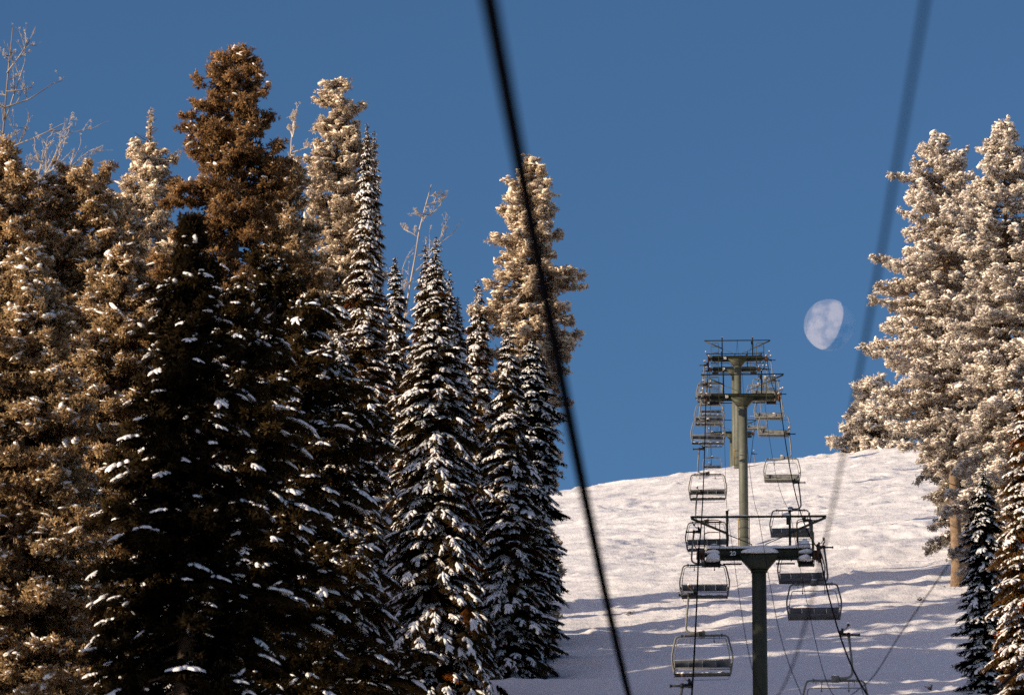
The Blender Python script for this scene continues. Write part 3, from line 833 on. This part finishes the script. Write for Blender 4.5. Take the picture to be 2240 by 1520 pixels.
def tower(idx, D, v, num, label, snow):
    lp = (rope_at(-1, D) + rope_at(1, D)) / 2
    gz = float(ground_z(lp[0], lp[1]))
    H = lp[2] - gz                                  # rope height above ground
    root = empty('lift_tower', (lp[0], lp[1], gz), LINE_YAW)
    setp(root, label, 'lift tower', 'lift towers climbing the slope')
    zb = H - .24                                    # centre of the crossarm beam
    ra, rb = (rope_at(-1, D - 3) + rope_at(1, D - 3)) / 2, (rope_at(-1, D + 3) + rope_at(1, D + 3)) / 2
    slope = (rb[2] - ra[2]) / np.linalg.norm((rb - ra)[:2])
    # pole with weld seams and flange
    mb = MB(); mb.tube([(0, 0, -.6), (0, 0, zb * .5), (0, 0, zb - .1)], [.265, .26, .25], 28)
    for q in (.28, .62): mb.tube([(0, 0, zb * q), (0, 0, zb * q + .03)], .268, 28)
    mb.tube([(0, 0, zb - .58), (0, 0, zb - .55)], .29, 28)
    mb.build('pole', M_greendark if snow else M_green, root, True)  # same paint on all poles; the nearest is darkened to stand for its shade
    # saddle: tapering gusset plates in front of and behind the beam
    mb = MB()
    for y in (-.285, .285):
        mb.prism([(-.66, zb + .02), (.66, zb + .02), (.66, zb - .03), (.26, zb - .50), (-.26, zb - .50), (-.66, zb - .03)], y - .012, y + .012)
    mb.box((0, 0, zb + .03), (1.34, .66, .03)); mb.prism([(-.64, zb - .02), (-.26, zb - .48), (-.27, zb - .5), (-.66, zb - .04)], -.27, .27)
    mb.prism([(.64, zb - .02), (.66, zb - .04), (.27, zb - .5), (.26, zb - .48)], -.27, .27)
    mb.build('saddle', M_greendark, root)
    # crossarm
    mb = MB()
    mb.box((0, 0, zb + .06), (3.5, .30, .30))
    mb.box((0, 0, zb + .225), (3.54, .36, .03)); mb.box((0, 0, zb - .105), (3.54, .36, .03))
    for x in (-1.78, 1.78): mb.box((x, 0, zb + .06), (.06, .34, .36))
    for x in (-1.87, 1.87): mb.box((x, 0, zb + .06), (.16, .20, .16))
    for x in (-.30, .30, -.9, .9): mb.box((x, -.162, zb + .06), (.02, .03, .29))
    mb.build('crossarm', M_greendark, root)
    # number
    o = link('number', text_mesh(num, .21), root); o.location = (-.90 + .0, -.184, zb + .06); o.rotation_euler = (PI / 2, 0, 0)
    # lifting frame
    zt = zb + 1.40
    mb = MB()
    mb.box((0, 0, zt), (4.74, .07, .07))
    for s in (-1, 1):
        mb.box((s * 1.09, 0, zb + .94), (.085, .085, 1.40)); mb.box((s * 1.09, 0, zt + .17), (.10, .12, .12))
        mb.tube([(s * 2.34, 0, zt - .05), (s * 1.12, -.02, zb + .82)], .045, 8)
        mb.tube([(s * 1.06, 0, zb + .76), (s * .38, 0, zb + .48), (s * .25, 0, zb + .42), (s * .2, 0, zb + .22)], .018, 6)
    mb.box((1.02, -.03, zt - .16), (.10, .12, .26))
    mb.build('lifting_frame', M_greendark, root)
    # catwalks along the rope on both ends
    for s in (-1, 1):
        cw = MB(); x = s * 1.62
        for k in range(12): cw.box((x, -1.55 + k * .28, zb - .27), (.50, .035, .03))
        for e in (-.25, .25): cw.box((x + e, 0, zb - .27), (.03, 3.4, .05))
        cw.box((x - s * .7, -.1, zb - .27), (.66, .45, .03)); cw.box((x, -.26, zb - .14), (.05, .05, .26)); cw.box((x, .26, zb - .14), (.05, .05, .26))
        cw.shear(slope); w = cw.build('catwalk', M_black, root)
        rl = MB()
        for y in (-1.6, 0.5, 1.6):
            hgt = .95 if y < 0 else 1.2
            rl.tube([(x - .27, y, zb - .27), (x - .27, y, zb + hgt - .14), (x - .24, y, zb + hgt - .04), (x - .14, y, zb + hgt), (x + .20, y, zb + hgt), (x + .27, y, zb + hgt - .02), (x + .27, y, zb - .27)], .019, 6)
            rl.tube([(x - .27, y, zb + .5), (x + .27, y, zb + .5)], .015, 6)
        for e in (-.27, .27): rl.tube([(x + e, -1.6, zb + .42), (x + e, 1.6, zb + .42)], .015, 6)
        rl.shear(slope); rl.build('railing', M_greendark, w)
    # sheave trains
    for s in (-1, 1):
        tr = MB(); X = s * G
        up = .0 if False else 0
        for y in (-1.0, 1.0): tr.box((X - s * .10, y, H - .30), (.04, 1.0, .11))
        tr.box((X - s * .15, 0, H - .28), (.05, 1.6, .14)); tr.box((X - s * .13, 0, H - .20), (.16, .22, .3))
        tr.tube([(X - s * .1, -.2, H - .2), (X + s * .12, -.3, H + .12), (X + s * .2, -.3, H + .3)], .02, 6)
        tr.shear(slope); a = tr.build('sheave_train', M_rust, root)
        for y in (-1.36, -.82, -.28, .28, .82, 1.36):
            w = MB(); zc = H - .215
            w.tube([(X - .055, y, zc), (X - .045, y, zc), (X - .02, y, zc), (X + .02, y, zc), (X + .045, y, zc), (X + .055, y, zc)], [.17, .205, .188, .188, .205, .17], 20)
            w.tube([(X - .08, y, zc), (X + .08, y, zc)], .05, 10)
            w.V = [v + np.array([0, 0, slope * y]) for v in w.V]; w.build('sheave', M_rust, a, False)
    # ladder with yellow pads at the foot
    lad = MB()
    for s in (-1, 1): lad.tube([(s * .20, -.34, .9), (s * .20, -.34, zb - .4)], .016, 6)
    for k in range(int((zb - 1.5) / .34)): lad.tube([(-.2, -.34, 1.05 + k * .34), (.2, -.34, 1.05 + k * .34)], .011, 6)
    for q in (.3, .6, .9): 
        for s in (-1, 1): lad.tube([(s * .2, -.34, zb * q), (s * .12, -.24, zb * q)], .012, 6)
    for o_ in ():
        pass
    # ladder sits on the uphill face, hidden from below
    lo = lad.build('ladder', M_greendark, root); lo.rotation_euler = (0, 0, PI)
    for s in (-1, 1):
        gd = MB(); gd.box((s * .31, .05, .75), (.05, .12, 1.7)); gd.build('foot_guard', M_yellow, root)
    for q in (.35, .9, 1.4):
        st = MB(); st.tube([(.275 * math.cos(a), .275 * math.sin(a), q) for a in np.linspace(0, 2 * PI, 25)], .014, 5, caps=False)
        st.build('strap', M_black, root)
    if snow:
        sm = MB()
        zs = zb + .24
        for k, (x, a, h) in enumerate([(-1.45, .32, .16), (-.95, .42, .13), (-.45, .46, .13), (.05, .45, .14), (.5, .46, .13), (.95, .46, .12), (1.3, .36, .15), (1.55, .30, .34), (-1.6, .27, .20)]):
            sm.dome((x, -.01, zs), a, .2 if h < .3 else .28, h, 20, 6, seed=k)
        sm.dome((0, -.33, zb + .045), .58, .16, .20, 22, 7, seed=30); sm.dome((.1, -.30, zb + .045), .40, .14, .24, 20, 7, seed=31)
        for s in (-1, 1):
            sm.dome((s * 1.60, -.42, zb - .24), .25, .24, .20 if s > 0 else .30, 20, 7, seed=40 + s)
            sm.dome((s * 1.62, -.33, zb + .03), .27, .16, .14, 18, 6, seed=46 + s)
            sm.dome((s * 1.09, 0, zt + .22), .08, .08, .06, 12, 4, seed=50 + s)
        sm.dome((.98, 0, zt + .03), .16, .07, .12, 14, 5, seed=60)
        sm.dome((-2.15, 0, zt + .03), .2, .05, .035, 14, 4, seed=61); sm.dome((-.6, 0, zt + .03), .3, .05, .03, 14, 4, seed=62)
        sm.build('snow_cap', M_padsnow, root, True)['kind'] = 'stuff'
    else:
        sm = MB()
        for s in (-1, 1):
            sm.dome((s * 1.09, 0, zt + .22), .05, .05, .04, 12, 4, seed=50 + s)
            sm.dome((s * 2.28, -.3, H + .28), .04, .04, .05, 10, 4, seed=70 + s); sm.dome((s * 2.05, -.2, H - .02), .05, .3, .05, 12, 4, seed=72 + s)
        sm.build('snow_cap', M_padsnow, root, True)['kind'] = 'stuff'
    return root, zt, lp, gz
TL = ['nearest lift tower marked 20 in shade with snow on its crossarm', 'second lift tower on the open slope, sunlit with yellow padding at its foot',
      'third lift tower with its foot on the crest of the slope', 'lift tower whose crossarm shows just below the arm of the crest tower', 'farthest lift tower, mostly hidden by the poles in front, just over the crest']
TOPS = []
for i, (D, v, num) in enumerate(TOW):
    r, zt, lp, gz = tower(i, D, v, num, TL[i], i == 0)
    TOPS.append((D, lp, gz + zt))

# ------------------------------------------------------------------ thin cables over the tower tops
def spline(P, n=14):
    P = np.asarray(P, float); out = []
    Q = np.concatenate([[2 * P[0] - P[1]], P, [2 * P[-1] - P[-2]]])
    for i in range(1, len(Q) - 2):
        t = np.linspace(0, 1, n, endpoint=False)[:, None]
        a, b, c, d = Q[i - 1], Q[i], Q[i + 1], Q[i + 2]
        out.append(.5 * (2 * b + (c - a) * t + (2 * a - 5 * b + 4 * c - d) * t * t + (3 * b - a - 3 * c + d) * t ** 3))
    out.append(P[-1][None]); return np.concatenate(out)
def top_pt(i, off, dz=.04):
    D, lp, zt = TOPS[i]
    return np.array([lp[0] + off, lp[1], zt + dz])
def span(a, b, sag, n=20):
    t = np.linspace(0, 1, n)[:, None]
    p = a + (b - a) * t; p[:, 2] -= (sag * 4 * t * (1 - t))[:, 0]; return p[1:]
def cable(label, near, off, r, far=3, dz=.04, smooth=False):
    P = spline(near + [top_pt(0, off, dz)])
    if smooth:                                      # an even sag instead of the exact points
        Q = np.array(near + [top_pt(0, off, dz)]); wts = np.ones(len(Q)); wts[-1] = 30
        y = np.linspace(Q[0, 1], Q[-1, 1], 120)
        P = np.stack([np.polyval(np.polyfit(Q[:, 1], Q[:, 0], 2, w=wts), y), y, np.polyval(np.polyfit(Q[:, 1], Q[:, 2], 3, w=wts), y)], 1)
    for i in range(far): P = np.concatenate([P, span(top_pt(i, off, dz), top_pt(i + 1, off, dz), [1.6, .7, .6, .6][i])])
    mb = MB(); mb.tube(P, r, 6); o = mb.build('signal_cable', M_wire, None, True); setp(o, label, 'cable')
cable('thin cable from the left tower post, passing blurred across the upper right sky', [W(2150, -800, 11), W(2040, 0, 15), W(1968, 390, 18.5), W(1900, 650, 22), W(1800, 1180, 32), W(1714, 1520, 48), W(1663, 1520, 78), W(1626, 1344, 125)], -1.09, .0072, dz=.23, smooth=True)
cable('thin cable over the middle of the nearest tower frame', [W(2600, 2300, 30), W(1980, 1900, 45), W(1822, 1650, 70), W(1751, 1514, 101), W(1700, 1359, 140)], 0.0, .0085)
cable('thin cable from the right tower post, crossing the shaded snow at lower right', [W(2520, 640, 40), W(2300, 920, 48), W(2106, 1190, 60), W(1975, 1378, 80), W(1890, 1498, 100), W(1816, 1508, 130), W(1765, 1316, 165)], 1.09, .0085, dz=.23)

# ------------------------------------------------------------------ chairs
def fillet(P, n=6, r=.3):
    P = [np.array(p, float) for p in P]; out = [P[0]]
    for i in range(1, len(P) - 1):
        a, b, c = P[i - 1], P[i], P[i + 1]
        d1 = (a - b); d2 = (c - b); l1 = np.linalg.norm(d1); l2 = np.linalg.norm(d2)
        rr = min(r, l1 * .48, l2 * .48); s = b + d1 / l1 * rr; e = b + d2 / l2 * rr
        for t in np.linspace(0, 1, n): out.append((1 - t) ** 2 * s + 2 * t * (1 - t) * b + t * t * e)
    out.append(P[-1]); return np.array(out)

def chair_meshes():
    """local frame: origin on the rope, x across (outer side = -x), y along the travel direction, z up"""
    parts = {}
    bt = -1.42                                  # top of the bail
    cx = .13                                    # the bail sits a little inside the rope
    # hanger: hooks down on the outer side and turns in under the rope
    mb = MB(); mb.tube(fillet([(-.28, 0, -.06), (-.36, 0, -.75), (-.40, 0, -1.34), (.08, 0, -1.36)], 9, .34), .038, 10)
    parts['hanger'] = (mb, M_galv, None)
    mb = MB(); mb.box((cx, 0, bt + .04), (.23, .16, .20)); mb.box((cx - .02, -.085, bt + .07), (.15, .02, .12))
    parts['hanger_block'] = (mb, M_galv, None)
    # grip
    mb = MB()
    mb.box((-.06, 0, 0), (.13, .34, .14)); mb.box((-.09, .0, .09), (.07, .16, .12)); mb.box((-.16, 0, -.03), (.12, .2, .08))
    mb.tube([(-.12, 0, -.04), (-.58, 0, -.04)], .032, 8); mb.tube([(-.58, 0, -.04), (-.62, 0, -.04)], .05, 8)
    mb.tube([(-.28, 0, -.10), (-.28, 0, .03)], .055, 10)
    parts['grip'] = (mb, M_black, None)
    mb = MB(); mb.tube([(-.08, .02, .08), (-.18, .02, .13), (-.27, .02, .24)], .014, 6); mb.tube([(-.27, -.02, .26), (-.27, .05, .26)], .045, 10)
    parts['lever'] = (mb, M_rust, 'grip')
    # bail: closed outer loop, leaning back to the seat
    def loop(pts): return np.array([(cx + x, y, bt + z) for x, y, z in pts])
    half = [(-.62, 0, 0), (-.86, -.0, -.02), (-1.02, .02, -.70), (-.97, .08, -1.06), (-.94, .12, -1.28)]
    full = half[::-1] + [(-x, y, z) for x, y, z in half]
    mb = MB(); mb.tube(fillet(loop(full), 8, .30), .032, 10)
    mb.box((cx, 0, bt - .005), (1.15, .07, .07))
    for x in (-.66, .66): mb.box((cx + x, 0, bt + .0), (.07, .09, .10))
    for s in (-1, 1):
        mb.tube(loop([(s * .94, .12, -1.27), (s * .94, -.36, -1.25)]), .028, 8)
        mb.tube(loop([(s * .98, .05, -.98), (s * .95, -.3, -1.22)]), .02, 8)
        mb.tube(loop([(s * 1.0, .04, -.86), (s * .93, .42, -.90)]), .022, 8)         # arm rest
    parts['bail_frame'] = (mb, M_galv, None)
    # seat: slatted bench
    mb = MB()
    for k in range(5): mb.box((cx, .42 - k * .105, bt - 1.245 - .012 * k), (1.86, .085, .035))
    for x in (-.92, -.31, .31, .92): mb.box((cx + x, .2, bt - 1.285), (.035, .52, .045))
    mb.box((cx, .455, bt - 1.26), (1.88, .03, .07)); mb.box((cx, -.06, bt - 1.305), (1.88, .03, .07))
    parts['seat'] = (mb, M_panel, None)
    # backrest: four panels in a tube frame, reclined (rear side is -y)
    mb = MB()
    tilt = math.radians(-17)
    from mathutils import Euler
    R = Euler((tilt * -1, 0, 0)).to_matrix()
    for k in range(4): mb.box((cx + (-.675 + .45 * k), -.145, bt - .985), (.446, .022, .235), R)
    parts['backrest'] = (mb, M_panel, None)
    mb = MB()
    for z, y in ((-.855, -.19), (-1.10, -.11), (-1.16, -.09)): mb.tube(loop([(-.95, y, z), (.95, y, z)]), .016, 8)
    for s in (-1, 1): mb.tube(loop([(s * .92, -.19, -.85), (s * .92, -.07, -1.26)]), .018, 8)
    parts['back_frame'] = (mb, M_galv, 'backrest')
    # restraint bar swung up behind the bail, with its foot rests
    mb = MB()
    hb = [(-.92, -.05, -.92), (-.88, -.26, -.55), (-.80, -.36, -.20), (-.74, -.38, -.17)]
    mb.tube(fillet(loop(hb + [(-x, y, z) for x, y, z in hb[::-1]]), 6, .12), .015, 8)
    for s in (-1, 1):
        mb.tube(loop([(s * .40, -.02, -.03), (s * .41, -.3, -.26)]), .014, 6); mb.tube(loop([(s * .41, -.3, -.24), (s * .41, -.31, -.30)]), .028, 8)
        mb.tube(loop([(s * .58, 0, -.03), (s * .58, -.05, -.14)]), .012, 6)
    parts['restraint_bar'] = (mb, M_galv, None)
    mb = MB(); mb.tube(fillet(loop([(-.88, .35, -1.28), (-.86, .40, -1.42), (.86, .40, -1.42), (.88, .35, -1.28)]), 5, .05), .010, 6)
    parts['foot_rail'] = (mb, M_galv, None)
    mb = MB(); mb.dome((cx, 0, bt + .14), .11, .08, .05, 12, 4, seed=1); mb.dome((-.27, .015, .30), .05, .05, .05, 10, 4, seed=2)
    for k, x in enumerate((-.7, -.3, .15, .6)): mb.dome((cx + x, .2, bt - 1.235), .2, .2, .035, 14, 4, seed=10 + k)
    parts['snow_cap'] = (mb, M_padsnow, None)
    return parts

def build_chair():
    root = empty('lift_chair', (0, 0, 0))
    made = {}
    for n, (mb, mat, par) in chair_meshes().items():
        mb.V = [v * .965 for v in mb.V]
        made[n] = mb.build(n, mat, made[par] if par else root, smooth=n in ('hanger', 'snow_cap', 'restraint_bar', 'foot_rail', 'back_frame', 'bail_frame', 'lever'))
        if n == 'snow_cap': made[n]['kind'] = 'stuff'
    return root
def copy_tree(o, parent=None):
    c = o.copy(); C.objects.link(c)
    if parent is not None: c.parent = parent
    for ch in list(o.children): copy_tree(ch, c)
    return c
proto = build_chair()
def grip_at(side, v, drop=0.0):
    """distance along the rope at which a grip (or a seat hanging 'drop' metres below it) is level with photo row v"""
    Ds = np.linspace(100, 405, 1200); P = np.array([rope_at(side, d) for d in Ds])
    ax = P[:, 1] * CP + P[:, 2] * SP; vv = 760 - F * (-P[:, 1] * SP + (P[:, 2]) * CP) / ax + drop * F / ax
    i = int(np.where(vv <= v)[0][0]); return float(Ds[i])
LEFT = [(grip_at(-1, 1497), 'empty chair on the left line of which only the grip shows at the bottom edge'), (grip_at(-1, 1299), 'largest complete chair seen from behind, low on the left line in shade'),
        (grip_at(-1, 1161), 'chair seen from behind just left of and below the crossarm marked 20'), (grip_at(-1, 1078), 'chair seen from behind through the left rail of the crossarm marked 20'),
        (grip_at(-1, 981), 'left line chair seen from behind, alone between the crossarm marked 20 and the crest'), (grip_at(-1, 974, 2.7), 'pale sunlit left line chair lowest against the sky, above the crest'),
        (grip_at(-1, 933, 2.7), 'pale left line chair overlapping the top of the lowest one against the sky'), (grip_at(-1, 883, 2.7), 'left line chair hanging below the left end of the second tower arm'),
        (424, 'left line chair partly behind the left end of the second tower frame'), (459, 'small left line chair grip high beside the top crossarms'),
        (494, 'small left line chair behind the pale overlapping pair'), (529, 'small far chair under the pale lowest left chair'), (572, 'far left chair half hidden under the farthest crossarm'),
        (622, 'tiny left chair whose top just shows over the crest')]
RIGHT = [(grip_at(1, 1386), 'right line chair cut by the bottom edge, only its frame top and hanger in view'), (grip_at(1, 1195), 'largest complete right line chair facing the camera, dark below the crossarm marked 20'),
         (grip_at(1, 1137), 'dark right line chair half hidden behind the right end of the crossarm marked 20'), (grip_at(1, 1054), 'right line chair facing the camera behind the frame of the nearest tower'),
         (grip_at(1, 948), 'right line chair facing the camera just below the crest'), (grip_at(1, 959, 2.7), 'right line chair lowest against the sky, above the crest'), (grip_at(1, 921, 2.7), 'right line chair against the sky under the second tower arm'),
         (404, 'pale right line chair level with the second tower frame'), (438, 'small right line chair hidden behind the second tower arm'), (473, 'small right line chair close beside the second tower pole'), (508, 'small right line chair half hidden by the second pole'),
         (590, 'far right line chair with its frame just above the crest')]
first = True
for side, lst, grp in ((-1, LEFT, 'chairs on the left uphill line'), (1, RIGHT, 'chairs on the right downhill line')):
    for k, (D, lab) in enumerate(lst):
        o = proto if first else copy_tree(proto)
        first = False
        o.location = rope_at(side, D)
        g = random.Random(int(D))
        o.rotation_euler = (g.uniform(-.04, .04), g.uniform(-.02, .02), LINE_YAW + (0 if side < 0 else PI))
        setp(o, lab, 'chairlift chair', grp)

# ------------------------------------------------------------------ moon
def build_moon():
    D = 5200.0; c = W(1815, 711, D); R = 56.5 * D / F
    m, nt, b = new_mat('moon_rock')
    nt.nodes.remove(b)
    out = [n for n in nt.nodes if n.type == 'OUTPUT_MATERIAL'][0]
    tc = add(nt, 'ShaderNodeTexCoord')
    n1 = add(nt, 'ShaderNodeTexNoise', Scale=.034, Detail=6, Roughness=.6)
    nt.links.new(tc.outputs['Object'], n1.inputs['Vector'])
    r = ramp(nt, n1.outputs['Fac'], [(.42, (.145, .14, .15)), (.55, (.30, .27, .255))])
    vo = add(nt, 'ShaderNodeTexVoronoi', Scale=.16)
    nt.links.new(tc.outputs['Object'], vo.inputs['Vector'])
    bp = add(nt, 'ShaderNodeBump', Strength=.5, Distance=.7)
    nt.links.new(vo.outputs['Distance'], bp.inputs['Height'])
    df = add(nt, 'ShaderNodeBsdfToon'); df.inputs['Size'].default_value = .90; df.inputs['Smooth'].default_value = .42
    nt.links.new(r.outputs[0], df.inputs['Color']); nt.links.new(bp.outputs[0], df.inputs['Normal'])
    tr = add(nt, 'ShaderNodeBsdfTransparent'); tr2 = add(nt, 'ShaderNodeBsdfTransparent')
    tr.inputs[0].default_value = (.15, .64, .79, 1)
    ad = add(nt, 'ShaderNodeAddShader')             # blue daylight air lies in front of the moon, so its light adds to the sky
    nt.links.new(df.outputs[0], ad.inputs[0]); nt.links.new(tr.outputs[0], ad.inputs[1])
    ge = add(nt, 'ShaderNodeNewGeometry'); mx = add(nt, 'ShaderNodeMixShader')
    nt.links.new(ge.outputs['Backfacing'], mx.inputs[0]); nt.links.new(ad.outputs[0], mx.inputs[1]); nt.links.new(tr2.outputs[0], mx.inputs[2])
    nt.links.new(mx.outputs[0], out.inputs['Surface'])
    nu, nv = 96, 64
    th = np.linspace(0, PI, nv + 1)[1:-1]; ph = np.arange(nu) * 2 * PI / nu
    V = [np.array([[0, 0, R]])] + [np.stack([R * math.sin(t) * np.cos(ph), R * math.sin(t) * np.sin(ph), np.full(nu, R * math.cos(t))], 1) for t in th] + [np.array([[0, 0, -R]])]
    V = np.concatenate(V); T = []; Q = []
    for q in range(nu): T.append((0, 1 + q, 1 + (q + 1) % nu)); T.append((len(V) - 1, len(V) - 1 - nu + (q + 1) % nu, len(V) - 1 - nu + q))
    for k in range(nv - 2):
        for q in range(nu): a = 1 + k * nu + q; b_ = 1 + k * nu + (q + 1) % nu; Q.append((a, a + nu, b_ + nu, b_))
    o = link('moon', make_mesh('moon', V, T, m, Q=Q, smooth=True)); o.location = c
    setp(o, 'pale daytime gibbous moon low in the blue sky', 'moon')
build_moon()

# ------------------------------------------------------------------ light, sky, camera
SUN_EL, SUN_PHI = math.radians(12.5), math.radians(27.0)
s = Vector((-math.cos(SUN_EL) * math.cos(SUN_PHI), -math.cos(SUN_EL) * math.sin(SUN_PHI), math.sin(SUN_EL)))
sun = bpy.data.lights.new('sun', 'SUN'); sun.energy = 5.0; sun.angle = math.radians(.5); sun.color = (1.0, .83, .63)
so = bpy.data.objects.new('sun', sun); C.objects.link(so); so.rotation_euler = s.to_track_quat('Z', 'Y').to_euler(); so.location = (-60, -40, 60)
w = bpy.data.worlds.new('World'); sc.world = w; w.use_nodes = True
nt = w.node_tree; bg = nt.nodes['Background']
sky = nt.nodes.new('ShaderNodeTexSky'); sky.sky_type = 'NISHITA'; sky.sun_disc = False
sky.sun_elevation = SUN_EL; sky.sun_rotation = math.atan2(s.x, s.y); sky.altitude = 2800; sky.air_density = 1.0; sky.dust_density = 1.0; sky.ozone_density = 3.6
# added glow near the zenith, out of view, that brightens the shade
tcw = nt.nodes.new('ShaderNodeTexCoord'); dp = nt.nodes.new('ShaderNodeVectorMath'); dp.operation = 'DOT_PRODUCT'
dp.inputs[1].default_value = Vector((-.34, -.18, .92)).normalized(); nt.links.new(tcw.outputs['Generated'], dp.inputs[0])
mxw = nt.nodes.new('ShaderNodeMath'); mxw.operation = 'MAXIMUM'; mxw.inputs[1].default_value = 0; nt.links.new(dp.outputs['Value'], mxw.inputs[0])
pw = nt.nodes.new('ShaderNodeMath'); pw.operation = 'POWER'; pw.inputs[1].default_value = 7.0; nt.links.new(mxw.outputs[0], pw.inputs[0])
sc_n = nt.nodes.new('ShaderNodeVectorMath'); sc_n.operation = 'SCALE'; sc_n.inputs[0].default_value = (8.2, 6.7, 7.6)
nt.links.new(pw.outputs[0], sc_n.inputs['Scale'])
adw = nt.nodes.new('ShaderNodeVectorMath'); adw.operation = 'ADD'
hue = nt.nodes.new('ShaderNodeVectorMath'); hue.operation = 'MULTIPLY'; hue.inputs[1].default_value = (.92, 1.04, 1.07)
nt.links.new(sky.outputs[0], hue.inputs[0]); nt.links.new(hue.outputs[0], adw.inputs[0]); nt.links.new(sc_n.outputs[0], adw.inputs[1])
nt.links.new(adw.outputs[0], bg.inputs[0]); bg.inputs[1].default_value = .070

cam = bpy.data.cameras.new('camera'); cam.lens = 200.0; cam.sensor_width = 36.0; cam.clip_start = .5; cam.clip_end = 12000
cam.dof.use_dof = True; cam.dof.focus_distance = 285.0; cam.dof.aperture_fstop = 4.2
co = bpy.data.objects.new('camera', cam); C.objects.link(co); co.location = (0, 0, 0); co.rotation_euler = (PI / 2 + PITCH, 0, 0)
sc.camera = co
sc.view_settings.view_transform = 'Standard'; sc.view_settings.look = 'None'; sc.view_settings.exposure = 0; sc.view_settings.gamma = 1
sc.render.engine = 'CYCLES'
sc.cycles.max_bounces = 9; sc.cycles.diffuse_bounces = 8; sc.cycles.transmission_bounces = 8; sc.cycles.transparent_max_bounces = 8
sc.cycles.use_denoising = False
sc.cycles.film_exposure = 1.3
